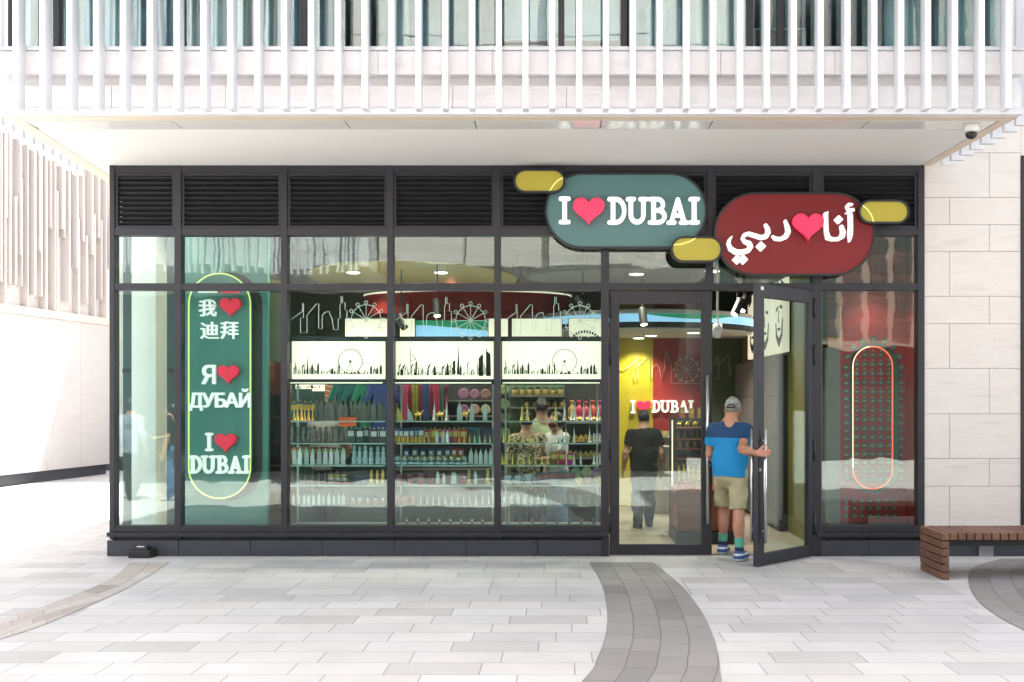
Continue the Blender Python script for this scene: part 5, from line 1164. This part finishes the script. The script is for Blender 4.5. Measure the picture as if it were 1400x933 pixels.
raft('ceiling_raft', 'yellow oval ceiling raft with round lamps above the middle window', -2.0, 3.3, 1.45, 1.9, 3.42, .13, 'yellow_wall', 'black')
raft('ceiling_raft', 'deep red oval raft with a pale edge line hanging under the yellow one', -1.35, 4.6, 1.55, .85, 2.98, .32, 'red_wall', 'red_wall', 'light_cream')
raft('ceiling_raft', 'yellowish small round raft above the corner pane', -5.0 + .75, 2.6, .55, .6, 3.30, .12, 'yellow_wall', 'black')
raft('ceiling_raft', 'black flat oval raft above the doors near the glass', 1.35, 2.1, 1.75, 1.1, 3.30, .10, 'dark_wall', 'black')
t = raft('canopy_drum', 'round till canopy with a glowing blue screen band seen through the door', 1.35, 5.0, 1.75, 1.75, 2.72, .10, 'soffit', 'black')
n = 64; P = [(1.35 + 1.78 * math.cos(2 * math.pi * k / n), 5.0 + 1.78 * math.sin(2 * math.pi * k / n)) for k in range(n)]
g = G(); g.prism(P, 2.822, 2.935, 'z'); g.build('screen_band', M['led_blue'], t)
g = G(); hills = []
for k in range(34, n - 1):
    h0, h1 = [max(0, .07 * math.sin((q - 47) * .35)) * (1 if q > 47 else 0) for q in (k, k + 1)]
    if h0 + h1 < 1e-4: continue
    a, b = [Vector((*(Vector((1.35, 5.0)) + (Vector(P[q]) - Vector((1.35, 5.0))) * 1.004), 0)) for q in (k, (k + 1) % n)]
    g.add([(a.x, a.y, 2.935 - h0), (b.x, b.y, 2.935 - h1), (b.x, b.y, 2.935), (a.x, a.y, 2.935)], [(0, 1, 2, 3)])
g.build('hill_band', M['led_green'], t)
g = G(); g.prism([(1.35 + (p[0] - 1.35) * .98, 5 + (p[1] - 5) * .98) for p in P], 2.94, 3.0, 'z'); g.build('cap_ring', M['trim_beige'], t)
LAMP_W = 12
def downlight(x, y, z, label, power=None):
    t = thing('downlight', label, 'lamp', (x, y, z), 'round downlights in the shop')
    g = G(); g.lathe([(.095, -.004), (.10, .0), (.10, .012), (.05, .012)], (x, y, z - .016), 20); g.build('rim', M['white_plain'], t)
    g = G(); g.lathe([(.08, 0), (.085, .006)], (x, y, z - .0275), 20); g.build('lamp_disc', M['lamp'], t)
    l = bpy.data.lights.new('downlight_beam', 'SPOT'); l.energy = power or LAMP_W; l.spot_size = R(155 if x > 3 else 125); l.spot_blend = 1 if x > 3 else .8; l.shadow_soft_size = .08; l.color = (1, .87, .70)
    o = bpy.data.objects.new('downlight_beam', l); COL.objects.link(o); o.parent = t; o.location = (0, 0, -.06)
def dz(px, py, z): d = (z - HC) * FPX / (VY - py); return ((px - VX) / FPX * d, d - D0)
for px, py, z, lab in ((483, 371, 3.42, 'round lamp in the yellow raft above the first window'), (603, 371, 3.42, 'round lamp in the yellow raft above the middle window'), (505, 388, 3.42, 'round lamp deeper in the yellow raft near the first window'), (617, 389, 3.42, 'round lamp deeper in the yellow raft near the middle window'),
                     (890, 457.5, 2.72, 'round lamp in the canopy above the yellow wall'), (948, 453.5, 2.72, 'round lamp in the canopy above the red wall'), (873, 461, 2.72, 'round lamp at the back of the canopy above the yellow wall')):
    x, y = dz(px, py, z); downlight(x, y, z, lab, 32 if z < 3 else 8 if 'deeper' in lab else 45)
for x, y, lab in ((-3.9, 1.0, 'round lamp near the corner pane of the shop'), (-.7, .8, 'round lamp inside the third display window'), (-2.9, .75, 'round lamp inside the first display window'), (-1.75, .75, 'round lamp inside the middle display window'), (3.6, .25, 'unseen round lamp added over the red magnet wall'), (1.0, 1.5, 'round lamp just inside the closed door'), (1.9, 1.2, 'round lamp just inside the open door'), (-4.4, .2, 'round lamp over the teal board')):
    z = 4.0 if not 0.5 < x < 2.5 else 3.30
    if x > 3: z = 3.0  # added lamp tucked behind the transom to brighten the magnet niche
    downlight(x, y, z, lab, 3 if x > 3 else 6 if x < -4.1 else 16 if x < -3.5 else 40)
def track_lamp(px, py, Y, label, ang):
    x, z = wx(px, Y), wz(py, Y); t = thing('track_lamp', label, 'lamp', (x, Y, z), 'black track lamps under the shop ceiling')
    g = G(); d = Vector((math.sin(ang), -.35, -math.cos(ang))).normalized(); p = Vector((x, Y, z)); g.tube([p - d * .11, p + d * .11], .052, 14); g.build('can', M['black'], t, .004)
    g = G(); g.tube([p, p + Vector((0, .05, .12)), p + Vector((0, .05, .7))], .012, 6); g.build('stem', M['black'], t)
    g = G(); g.tube([p + d * .111, p + d * .114], .042, 14); g.build('lens', M['lamp'] if ang < .3 else M['black'], t)
track_lamp(879, 433, 1.6, 'black track lamp in front of the blue screen band behind the closed door', .1)
track_lamp(1009, 420, 1.1, 'first black track lamp in the open doorway', -.5); track_lamp(1018, 414, 1.2, 'second black track lamp in the open doorway', -.4)
track_lamp(597, 421, 1.6, 'black track lamp behind the middle window film', .1); track_lamp(797, 415, 1.3, 'black track lamp behind the third window near the door', .6); track_lamp(548, 440, 2.2, 'black track lamp beside the narrow lit box', .6)
t = thing('ceiling_camera', 'pale camera on a drop pole in the open doorway', 'camera', (wx(981, 1.0), 1.0, 2.5))
g = G(); x = wx(981, 1.); g.tube([(x, 1, wz(447, 1)), (x, 1, 4.2)], .014, 8); g.build('drop_pole', M['white_plain'], t)
g = G(); g.lathe([(.03, .11), (.055, .10), (.06, .0), (.045, -.05), (.02, -.07)][::-1], (x, 1, wz(455, 1)), 14); g.build('camera_head', M['white_plain'], t, 0, True)
g = G(); g.lathe([(.018, -.076), (.02, -.07)], (x, 1, wz(455, 1)), 10); g.build('lens', M['black'], t)
t = thing('dome_camera', 'white security dome camera under the soffit near the stone wall', 'camera', (3.89, -1.78, 4.29))
g = G(); g.lathe([(.05, .01), (.072, .025), (.072, .07), (.066, .08)], (3.89, -1.78, 4.213), 20); g.build('housing', M['white_plain'], t, 0, True)
g = G(); g.lathe([(.01, -.055), (.035, -.045), (.052, -.02), (.056, -.002)], (3.89, -1.78, 4.213), 16); g.build('dome', M['black'], t, 0, True)

# ------------------------------------------------------------------ back of the shop seen through the doors
t = thing('wall_lettering', 'white I heart DUBAI letters mounted on the back wall over the till', 'lettering', (1.7, 5.45, 1.6)); Y = 5.42
lettering(slab_word('I', wx(862, Y), wx(869, Y), wz(565.5, Y), wz(547.5, Y)) + slab_word('DUBAI', wx(891, Y), wx(948.5, Y), wz(564.5, Y), wz(547.5, Y)), Y, .05, 'lettering', t, bevel=.002)
me = plate([heart(wx(880, Y), wz(556.5, Y), 20 / FPX * (D0 + Y))], Y - .01, .06, .002); me.materials.append(M['pink_heart']); put('heart', me, t)
Yw = 5.47
def BD(x, y): return (wx(825 + x * .193, Yw), Yw, wz(390 + y * .193, Yw))
t = thing('wall_drawing', 'pale line drawing of towers and a ferris wheel on the back wall', 'drawing', BD(500, 600)); M['pale_line'] = mat('pale_line_paint', (.40, .34, .25), .6)
g = G(); g.tube([BD(*p) for p in [(110, 585), (150, 600), (225, 540), (225, 500), (245, 500), (245, 665), (215, 665), (215, 580), (260, 560), (310, 505), (325, 505), (325, 650), (345, 650), (345, 590), (375, 560), (395, 590), (410, 665), (425, 600), (432, 600), (440, 470), (452, 470), (455, 510), (468, 545), (483, 548), (483, 697), (695, 697)]], .006, 4)
g.tube([BD(*p) for p in [(770, 560), (800, 560), (800, 505), (815, 505), (815, 670), (790, 670)]], .006, 4); g.tube([BD(*p) for p in [(815, 570), (880, 500), (890, 500), (890, 640), (905, 640), (905, 580), (930, 560), (945, 590), (965, 650), (985, 655)]], .006, 4); g.build('skyline_line', M['pale_line'], t)
g = G(); cx, cy, r = 588, 600, 82
g.tube([BD(cx + r * math.cos(R(q)), cy + r * math.sin(R(q))) for q in range(0, 360, 10)], .007, 4, 0, True)
for k in range(12): q = R(k * 30); g.tube([BD(cx, cy), BD(cx + (r + 6) * math.cos(q), cy + (r + 6) * math.sin(q))], .006, 4)
for k in range(12): q = R(k * 30); c = (cx + (r + 8) * math.cos(q), cy + (r + 8) * math.sin(q)); g.tube([BD(c[0] + 4 * math.cos(R(w)), c[1] + 4 * math.sin(R(w))) for w in range(0, 360, 60)], .012, 4, 0, True)
g.build('wheel_line', M['pale_line'], t)
# till counter
t = thing('till_counter', 'ribbed pale till counter in front of the red back wall', 'counter', (wx(915, 4.2), 4.2, 0))
x0, x1 = wx(893, 4.2), wx(990, 4.2); g = G(); g.box(x0, x1, 4.24, 4.7, .01, .98)
k = x0
while k < x1: g.tube([(k + .015, 4.235, .03), (k + .015, 4.235, .96)], .014, 6); k += .05
g.build('ribbed_front', mat('ribbed_oak', (.26, .22, .15), .6, 0, .15, 5), t)
g = G(); g.box(x0 - .03, x1 + .03, 4.16, 4.75, .985, 1.02); g.build('worktop', M['grey_wall'], t)
t = thing('display_rack', 'tall display rack of gold masks and trinkets beside the closed door', 'display rack', (wx(940, 2.0), 2.0, 0))
x0, x1 = wx(922, 1.9), wx(968, 1.9)
for x in (x0, x1): g = G(); g.box(x - .02, x + .02, 1.88, 1.92, .02, wz(572, 1.9)); g.build('upright', M['black'], t)
g = G(); g.box(x0 - .035, x0 - .022, 1.87, 1.89, .55, wz(575, 1.9)); g.build('light_strip', M['neon_warm'], t)
for py in (585, 600, 613, 627, 660): g = G(); g.box(x0 + .021, x1 - .021, 1.84, 2.3, wz(py, 1.9) - .015, wz(py, 1.9)); g.build('shelf', M['brown'], t)
g = G(); g.box(x0 - .02, x1 + .02, 2.31, 2.34, .02, wz(572, 1.9)); g.build('back_panel', M['dark_wall'], t)
row('camel', lin(928, 962, 4), 585, 10, 1.98, ['gold'], 'gold camel figurine on the top shelf of the trinket rack', 'figurine')
row('figure', lin(928, 962, 5), 600, 11, 1.98, ['brown_goods'], 'brown carved statuette on the second shelf of the trinket rack', 'statuette')
row('jar', lin(929, 961, 4), 613, 9, 1.98, ['amber', 'gold'], 'amber jar on the third shelf of the trinket rack', 'jar')
row('figure', lin(928, 962, 6), 660, 26, 1.98, ['gold'], 'gold hanging figure on the lower shelf of the trinket rack', 'statuette')
row('box', [932, 945, 957], 572, 14, 2.05, ['brown_goods', 'gold'], 'brown box stacked on top of the trinket rack', 'box', rot=.2)
t = thing('goods_table', 'low glass fronted table of folded goods just inside the doors', 'table', (wx(945, 1.2), 1.2, 0))
x0, x1 = wx(925, 1.0), wx(973, 1.0) + .3; g = G(); g.box(x0, x1, .9, 1.7, .16, .62); g.build('cabinet', M['brown'], t, .01)
g = G(); g.box(x0 - .02, x1 + .02, .88, 1.72, .01, .155); g.build('plinth', M['black'], t); g = G(); g.box(x0 - .02, x1 + .02, .88, 1.72, .625, .65); g.build('worktop', M['brown'], t)
row('box', lin(930, 970, 5), wz(0) * 0 + VY + (HC - .65) / (D0 + 1.2) * FPX, 9, 1.2, ['red_goods', 'pack_dark'], 'red gift box lying on the low table inside the doors', 'box', .1)
t = thing('red_toy_stand', 'red stand with round wheels seen low in the open doorway', 'stand', (wx(980, .9), .9, 0))
x0, x1 = wx(975.5, 1.8), wx(990, 1.8); g = G(); g.box(x0, x1, 1.8, 2.1, .62, .92); g.build('red_body', M['red_goods'], t, .01)
for z in (.50, .34): g = G(); g.tube([(x0 + .07, 1.78, z), (x0 + .07, 1.84, z)], .07, 16); g.build('wheel', M['brown_goods'], t)
g = G(); g.box(x0, x1, 1.85, 2.1, .01, .61); g.build('base', M['black'], t)
t = thing('back_shelving', 'back shelving of small goods behind the man in black', 'shelving', (wx(912, 5.2), 5.2, 0))
x0, x1 = wx(905, 5.2), wx(945, 5.2)
g = G(); g.box(x0, x1, 5.36, 5.40, .01, wz(590, 5.2)); g.build('back_panel', M['tan_panel'], t)
for py in (597, 612, 626, 640): g = G(); g.box(x0, x1, 5.0, 5.355, wz(py, 5.2) - .02, wz(py, 5.2)); g.build('shelf', M['grey_wall'], t)
g = G(); g.box(x0 - .03, x0 - .005, 5.0, 5.03, .9, wz(603, 5.2)); g.build('light_strip', M['neon_warm'], t)
row('jar', lin(910, 938, 4), 597, 7, 5.15, ['straw', 'gold'], 'yellow jar on the top shelf behind the till', 'jar'); row('box', lin(910, 940, 5), 612, 7, 5.15, ['box_red', 'white_plain'], 'red gift box on the second shelf behind the till', 'box', rot=0)
t = thing('panel_cupboard', 'tall grey panelled cupboard below the portrait panels seen through the open door', 'cupboard', (2.9, 3.6, 0))
M['grey_panel'] = mat('grey_laminate', (.13, .13, .135), .4, 0, .1, 3)
g = G(); g.box(2.90, 3.018, 2.12, 5.4, .012, 2.30); g.build('carcass', M['black'], t)
for k in range(5):
    for z0, z1 in ((.06, .62), (.63, 1.2), (1.21, 1.76), (1.77, 2.29)): g = G(); g.box(2.875, 2.899, 2.13 + k * .65, 2.13 + k * .65 + .64, z0, z1); g.build('cupboard_door', M['grey_panel'], t, .002)
# portrait panels on the side wall, drawn as plain ink shapes
M['portrait'] = mat('lit_portrait_paper', (.92, .85, .66), .5, 0, .02, 1, emit=.13)
for k, (y0, y1, lab) in enumerate(((1.95, 2.80, 'nearest lit ink portrait panel on the side wall behind the open door'), (2.84, 3.80, 'middle lit ink portrait panel on the side wall behind the open door'), (3.9, 4.7, 'farthest lit ink portrait panel on the side wall, by the door edge'))):
    t = thing('portrait_panel', lab, 'light box', (2.96, (y0 + y1) / 2, 2.3), 'lit portrait panels on the side wall')
    g = G(); g.box(2.96, 3.0, y0, y1, 2.34, 3.3); g.build('lit_panel', M['portrait'], t); g = G(); g.box(3.002, 3.018, y0 - .01, y1 + .01, 2.33, 3.31); g.build('casing', M['black'], t)
    w = y1 - y0; u = lambda a, b: (y0 + w * a, 2.34 + .96 * b)
    S = path([u(.2, .9), u(.5, .98), u(.8, .88)], .05) + path([u(.3, .62), u(.42, .64)], .022) + path([u(.58, .64), u(.70, .60)], .02) + path([u(.25, .45), u(.3, .25), u(.5, .14), u(.68, .24), u(.74, .42)], [.02, .035, .05, .035, .015]) + path([u(.42, .33), u(.58, .33)], .018) + path([u(.52, .58), u(.56, .46), u(.5, .43)], .012)
    L = contour(strokes(S), y0, y1, 2.34, 3.3, .015); me = plate(L, 0, .004); me.transform(Matrix.Rotation(R(90), 4, 'Z')); me.transform(Matrix.Translation((2.957, 0, 0))); me.materials.append(M['ink']); put('ink_drawing', me, t)

# ------------------------------------------------------------------ red wall of magnets in the last window
Yr = .5
RW = thing('magnet_wall', 'deep red display wall with a tall neon edged niche in the last window', 'display wall', (3.6, .5, 0))
X0, X1, Z0, Z1 = wx(1167, Yr), wx(1221, Yr), wz(669, Yr), wz(474, Yr)
me = plate([[(wx(1149, Yr), .31), (wx(1262, Yr), .31), (wx(1262, Yr), 3.95), (wx(1149, Yr), 3.95)], stadium(X0 - .05, X1 + .07, Z0 - .05, Z1 + .05)], Yr, .03); me.materials.append(M['red_wall']); put('front_panel', me, RW)
g = G(); g.box(wx(1149, Yr), wx(1258, Yr), Yr + .09, Yr + .11, .31, 3.95); g.build('niche_back', M['teal'], RW)
me = plate([stadium(X0, X1, Z0, Z1)], Yr + .03, .05); me.materials.append(M['red_wall']); put('niche_panel', me, RW)
g = G(); g.tube([(a, Yr + .022, b) for a, b in stadium(X0, X1, Z0, Z1, 16)], .008, 6, 0, True); g.build('neon_edge', M['neon_red'], RW, 0, True)
g = G(); g.tube([(X0 - .004, Yr + .016, b) for b in np.linspace(Z0 + .24, Z1 - .22, 8)] + [(a, Yr + .016, b) for a, b in arc((X0 + X1) / 2, Z1 - (X1 - X0) / 2, (X1 - X0) / 2 + .004, (X1 - X0) / 2 + .004, 180, 100)], .006, 6); g.build('neon_hot_edge', M['neon_warm'], RW, 0, True)
g = G(); g.box(wx(1131, Yr), wx(1148.5, Yr), Yr - .02, Yr + .3, .02, wz(473, Yr)); g.build('grey_pilaster', M['grey_wall'], RW)
g = G(); g.box(wx(1131, Yr), wx(1148.5, Yr), Yr, Yr + .3, wz(473, Yr) + .002, 3.95); g.build('red_pilaster', mat('maroon_gloss', (.09, .012, .018), .3, 0, .1), RW)
g = G(); g.box(wx(1131, Yr), wx(1150, Yr), Yr - .03, Yr + .28, wz(475, Yr) - .0, wz(462, Yr)); g.box(wx(1147, Yr), wx(1150, Yr), Yr - .03, Yr - .021, wz(462, Yr) + .001, wz(420, Yr)); g.build('copper_trim', mat('copper_trim', (.42, .20, .12), .25, .8, .15), RW)
g = G(); g.box(wx(1131, Yr), wx(1262, Yr), .10, Yr + .12, .012, .305); g.build('base', M['dark_wall'], RW)
def k_magnet():
    g = G(); g.prism([(-.5, -.4), (-.2, -.5), (.35, -.45), (.5, -.15), (.45, .35), (.1, .5), (-.4, .4)], -.12, 0); g.box(-.25, .1, -.16, -.121, -.2, .1, 1); g.tube([(.2, -.15, .2), (.3, -.15, -.2)], .06, 5, 1); return g
def k_charm():
    g = G(); g.prism([(-.45, -.5), (.45, -.5), (.35, -.1), (.15, .15), (.12, .5), (-.12, .5), (-.15, .15), (-.38, -.1)], -.14, 0); g.lathe([(.02, .2), (.14, .3), (.12, .45), (.03, .5)], (0, -.08, 0), 8, 1); g.box(-.2, .2, -.19, -.141, -.3, -.1, 1); return g
mm, mc = k_magnet().mesh('magnet', [M['magnet_teal'], M['ring_metal']]), k_charm().mesh('charm_magnet', [M['magnet_teal'], M['ring_metal']])
def pin(me, px, py, y, s, lab, grp):
    o = put(me.name.split('.')[0], me); o.location = (wx(px, Yr), y - .001, wz(py, Yr)); o.scale = (s, s * .5, s); o.rotation_euler = (0, RNG.uniform(-.25, .25), 0); tag(o, lab, 'magnet', grp)
LM = 'teal magnet pinned in the arch of magnets around the red niche'
cx = 1194; 
for k in range(9): a = R(180 - 180 * k / 8); pin(mm, cx + 38 * math.cos(a), 502 - 38 * math.sin(a), Yr, .07, LM, 'magnets around the niche')
for k in range(14):
    for px in (1157, 1231.5): pin(mm, px, 512 + k * 10.9 + .8, Yr, .07, LM, 'magnets around the niche')
LC = 'figure shaped teal charm magnet in the rows of the upper red niche'; LD = 'rounded teal magnet in the rows of the lower red niche'
for j in range(8):
    for i in range(5):
        if j == 0 and i in (0, 4): continue
        pin(mc, 1172 + i * 11, 483.5 + j * 12.6, Yr + .03, .082, LC, 'magnets inside the niche')
for j in range(7):
    for i in range(5):
        if j == 6 and i == 0: continue
        pin(mm, 1172 + i * 11, 586 + j * 11.6, Yr + .03, .075, LD, 'magnets inside the niche')
for j in range(3):
    for i in range(7): pin(mm, 1157 + i * 11, 685 + j * 10, Yr, .06, 'teal magnet in the block of magnets below the red niche', 'magnets below the niche')

# ------------------------------------------------------------------ upstairs curtains
def curtain(px0, px1, Y, m, label, seed, amp=.035, wl=.16):
    x0, x1 = wx(px0, Y), wx(px1, Y); rr = random.Random(seed); n = max(8, int((x1 - x0) / .02)); ph = rr.random() * 6
    F_ = [(x0 + (x1 - x0) * i / n, Y + amp * math.sin(2 * math.pi * (x0 + (x1 - x0) * i / n) / wl + ph + .8 * math.sin(i * .21 + seed)) + amp * .4 * math.sin(i * .9)) for i in range(n + 1)]
    g = G(); g.prism(F_ + [(a, b + .006) for a, b in reversed(F_)], 4.87, 5.58, 'z')
    o = g.build('curtain', M[m], None); tag(o, label, 'curtain', 'curtains behind the upper windows')
M['curtain_pale'] = cloth('pale_net_curtain', (.62, .66, .62), .06); M['curtain_teal'] = cloth('pale_teal_curtain', (.43, .53, .54), .08); M['curtain_grey'] = cloth('grey_blue_curtain', (.22, .28, .31), .12); M['curtain_dark'] = cloth('dark_slate_curtain', (.06, .075, .085), .1)
for k, (a, b, m, lab) in enumerate(((40, 60, 'curtain_dark', 'dark slate curtain in the first upper window'), (72, 92, 'curtain_teal', 'narrow pale teal curtain beside the dark one in the first upper window'), (108, 175, 'curtain_teal', 'pale teal curtain gathered near the first upper mullion'), (182, 245, 'curtain_grey', 'grey blue curtain left of the net curtain upstairs'), (250, 338, 'curtain_pale', 'pale net curtain above the first display window'),
                               (352, 376, 'curtain_pale', 'narrow pale net curtain between dark gaps upstairs'), (390, 470, 'curtain_grey', 'grey blue curtain above the middle of the first window'), (520, 560, 'curtain_teal', 'narrow pale teal curtain above the middle window'), (562, 678, 'curtain_grey', 'wide grey blue curtain above the middle window'), (868, 930, 'curtain_teal', 'pale teal curtain above the teal sign'), (934, 1018, 'curtain_pale', 'pale net curtain next to the dark office upstairs'), (1180, 1205, 'curtain_dark', 'dark slate curtain between office and patterned curtain'), (1208, 1330, 'curtain_teal', 'pale teal curtain above the red magnet window'))):
    curtain(a, b, -1.80, m, lab, k)
t = thing('roller_blind', 'pale teal roller blind drawn almost down above the third window', 'blind', (0, -1.85, 5)); g = G(); g.box(wx(688, -1.85), wx(846, -1.85), -1.86, -1.85, wz(55, -1.85), 5.55); g.build('fabric', M['curtain_teal'], t); g = G(); g.box(wx(688, -1.85), wx(846, -1.85), -1.87, -1.84, wz(56.5, -1.85), wz(55, -1.85)); g.build('bottom_bar', M['white_metal'], t)
t = thing('office_desk', 'white desk with papers in the dark upper office', 'desk', (1.9, -1.3, 4.85))
g = G(); g.box(wx(1024, -1.2), wx(1098, -1.2), -1.3, -.7, wz(46, -1.2), wz(43, -1.2)); g.build('desk_top', M['white_plain'], t); g = G()
for px in (1026, 1094): g.box(wx(px, -1.2), wx(px, -1.2) + .04, -1.28, -1.24, 4.851, wz(46, -1.2) - .001)
g.build('leg', M['white_plain'], t)

# ------------------------------------------------------------------ in front of the shop
t = thing('slatted_bench', 'brown hardwood slatted bench in front of the stone wall', 'bench', (4.8, -1.3, 0))
bx0, pitch = 3.675, .0805
g = G(); rr = random.Random(2)
for k in range(6): z = .004 + k * .0755; g.box(bx0 + rr.uniform(0, .003), bx0 + .070, -1.62 + rr.uniform(0, .006), -1.0, z, z + .066)
g.build('end_panel', M['wood'], t, .004)
g = G()
for k in range(1, 26): x = bx0 + k * pitch; g.box(x, x + .069, -1.615 + rr.uniform(0, .006), -1.0, .383, .450)
g.build('seat', M['wood'], t, .004)
g = G(); g.box(bx0 + .08, bx0 + 2.1, -1.50, -1.44, .31, .375); g.box(bx0 + .08, bx0 + 2.1, -1.18, -1.12, .31, .375); g.build('beam', M['anthracite_deep'], t)
g = G(); g.box(bx0 + 1.35, bx0 + 1.95, -1.5, -1.12, .0, .308); g.build('pedestal', M['anthracite_deep'], t)
t = thing('wall_plate', 'square brushed steel plate low on the dark plinth behind the bench', 'plate', (wx(1345), -.06, 0)); g = G(); g.box(wx(1335), wx(1354.5), -.075, -.052, .0, wz(740.5)); g.build('plate_face', M['steel'], t, .002)
t = thing('floor_box', 'small black floor light box at the corner of the shop plinth', 'floor box', (wx(195, -.1), -.1, 0))
x0, x1 = wx(180, -.1), wx(209, -.1); g = G(); g.prism([(x0, -.20), (x1, -.20), (x1 + .03, -.045), (x0 + .03, -.045)], 0, .085, 'z'); g.build('body', M['black'], t, .008)
g = G(); g.box(x0 + .03, x1 - .03, -.19, -.06, .087, .112); g.build('lid', M['anthracite_deep'], t, .006); g = G(); g.box(x0 + .08, x1 - .06, -.17, -.09, .114, .126); g.build('lens', M['steel'], t, .004)

# ------------------------------------------------------------------ people
SH_BLUE = band_mat('blue_polo', [(0, (.002, .21, .47)), (.655, (.003, .04, .115))], .8, 2, .5)
KHAKI = cloth('khaki_cotton', (.36, .33, .20)); SOCK = band_mat('navy_teal_sock', [(0, (.012, .018, .06)), (.30, (.08, .33, .25)), (.58, (.015, .02, .07))], .9, 2, 2.0)
SHOE = band_mat('blue_white_trainer', [(0, (.55, .62, .62)), (.19, (.02, .07, .22)), (.40, (.50, .55, .60)), (.52, (.02, .06, .20))], .5, 2, 6.0)
GREYCAP = cloth('grey_green_cap', (.25, .28, .25)); BLACKT = cloth('black_tee', (.008, .008, .01)); DARKJ = cloth('dark_trousers', (.018, .02, .028)); BLACKSHOE = mat('black_shoe', (.012, .012, .014), .4)
HAIR = mat('black_hair', (.010, .008, .007), .5, 0, .3, 60); GREYT = cloth('grey_shirt', (.26, .25, .24)); GREENT = cloth('sage_shirt', (.30, .36, .22)); WHITET = cloth('white_blouse', (.55, .55, .56)); REDM = cloth('dark_red_mask', (.14, .015, .02))
m_, nt, b_ = new_mat('leopard_dress'); vec, x, y, z = coord(nt); n_ = noise(nt, vec, 34, 2); nt.links.new(ramp(nt, n_, [(.42, (.06, .035, .02)), (.5, (.40, .31, .20)), (.6, (.50, .42, .30))]), b_.inputs['Base Color']); b_.inputs['Roughness'].default_value = .9; LEO = m_
JEAN = cloth('blue_jeans', (.12, .20, .34)); BLUEGREY = cloth('blue_grey_shirt', (.24, .29, .36))
MC, MR = Vector((1.875, -.26, 0)), R(-25)
def mloc(*p): q = Matrix.Rotation(-MR, 3, 'Z') @ (Vector(p) - MC); return (q.x, q.y, q.z)
def mdir(*p): q = Matrix.Rotation(-MR, 3, 'Z') @ Vector(p); return (q.x, q.y, q.z)
fl, fr = mloc(1.857, .12, .085), mloc(1.955, -.40, .085)
person('man in a blue polo and khaki shorts holding the open door', tuple(MC), MR, dict(
    al=fl, kl=(fl[0] * .75 - .01, fl[1] * .75 + .02, .49), hl=(-.085, .02, .92), ar=fr, kr=(fr[0] * .78, fr[1] * .35 + .02, .49), hr=(.09, 0, .92), fl=(-.05, 1), fr=(.10, 1),
    sr=(.18, -.01, 1.40), er=mloc(1.95, -.59, 1.20), wr=mloc(2.045, -.875, 1.175), el=(-.24, .06, 1.13), wl=(-.20, .26, .98), head=(.02, .045, 1.615), neck=(0, .005, 1.455),
    hand_r=(mdir(1, -.02, -.02), mdir(0, 1, 0), (0, 0, 1), .34)), h=.0065, sk=SKIN_RED, girth=1.06, look=.10, shirt=SH_BLUE, sleeve=.62, hem=.895, legs=KHAKI, leg_to='knee', shoes=SHOE, socks=SOCK, cap=GREYCAP, hair=mat('grey_hair', (.16, .14, .12), .6, 0, .2, 60))
person('man in a black tee and dark trousers walking into the shop', (1.18, 2.55, 0), R(4), dict(al=(-.09, -.06, .085), kl=(-.10, .03, .49), ar=(.10, .14, .085), kr=(.10, .14, .49), wl=(-.30, .05, .87), wr=(.29, .06, .87), el=(-.275, -.02, 1.12), er=(.265, -.02, 1.12)), height=1.58, h=.009, girth=1.12, shirt=BLACKT, sleeve=.62, hem=.84, legs=DARKJ, shoes=BLACKSHOE, cap=cloth('dark_grey_cap', (.03, .035, .045)), hair=HAIR)
person('man in a grey shirt bent over goods behind the first window shelves', (wx(446, 1.15), 1.15, 0), R(-20), dict(head=(0, .12, 1.55), neck=(0, .06, 1.42), chest=(0, .03, 1.27), sl=(-.185, .03, 1.38), sr=(.185, .03, 1.38), el=(-.23, .12, 1.14), wl=(-.1, .30, 1.05), er=(.23, .12, 1.14), wr=(.1, .30, 1.05)), height=1.76, girth=1.15, shirt=GREYT, sleeve=.62, hem=.88, legs=DARKJ, shoes=BLACKSHOE, hair=HAIR)
person('man in a sage shirt with cropped hair facing the jar wall', (wx(741, 1.72), 1.72, 0), R(5), {}, height=1.74, sk=SKIN_DARK, shirt=GREENT, sleeve=.62, hem=.88, legs=DARKJ, shoes=BLACKSHOE, hair=HAIR)
person('woman with a bun in a leopard print top behind the brass towers', (wx(720, 1.15), 1.15, 0), R(15), dict(er=(.24, .06, 1.14), wr=(.16, .28, 1.08)), height=1.56, shirt=LEO, sleeve=1.6, hem=.70, legs=DARKJ, shoes=BLACKSHOE, hair=HAIR, hair_len='bun', girth=.98)
person('woman in a dark red face mask and white blouse in the third window', (wx(762, 1.30), 1.30, 0), R(125), dict(el=(-.22, .10, 1.14), wl=(-.08, .30, 1.12)), height=1.57, shirt=WHITET, sleeve=.7, hem=.86, legs=JEAN, shoes=BLACKSHOE, hair=HAIR, hair_len='long', mask=REDM, girth=.92)
person('man in a blue grey shirt walking across the plaza, mirrored in the corner pane', (-7.36, -6.7, 0), R(190), dict(al=(-.09, -.12, .085), ar=(.10, .16, .085), kr=(.10, .12, .49)), height=1.74, shirt=BLUEGREY, sleeve=1.7, hem=.80, legs=cloth('maroon_trousers', (.04, .018, .02)), shoes=BLACKSHOE, hair=HAIR)
person('woman in a black top and jeans standing on the plaza, mirrored beside the teal board', (-6.60, -6.6, 0), R(100), dict(el=(-.2, .12, 1.14), wl=(-.08, .3, 1.1)), height=1.68, shirt=BLACKT, sleeve=.6, hem=.92, legs=JEAN, shoes=mat('white_shoe', (.5, .5, .5), .5), hair=HAIR, hair_len='long', girth=.95)
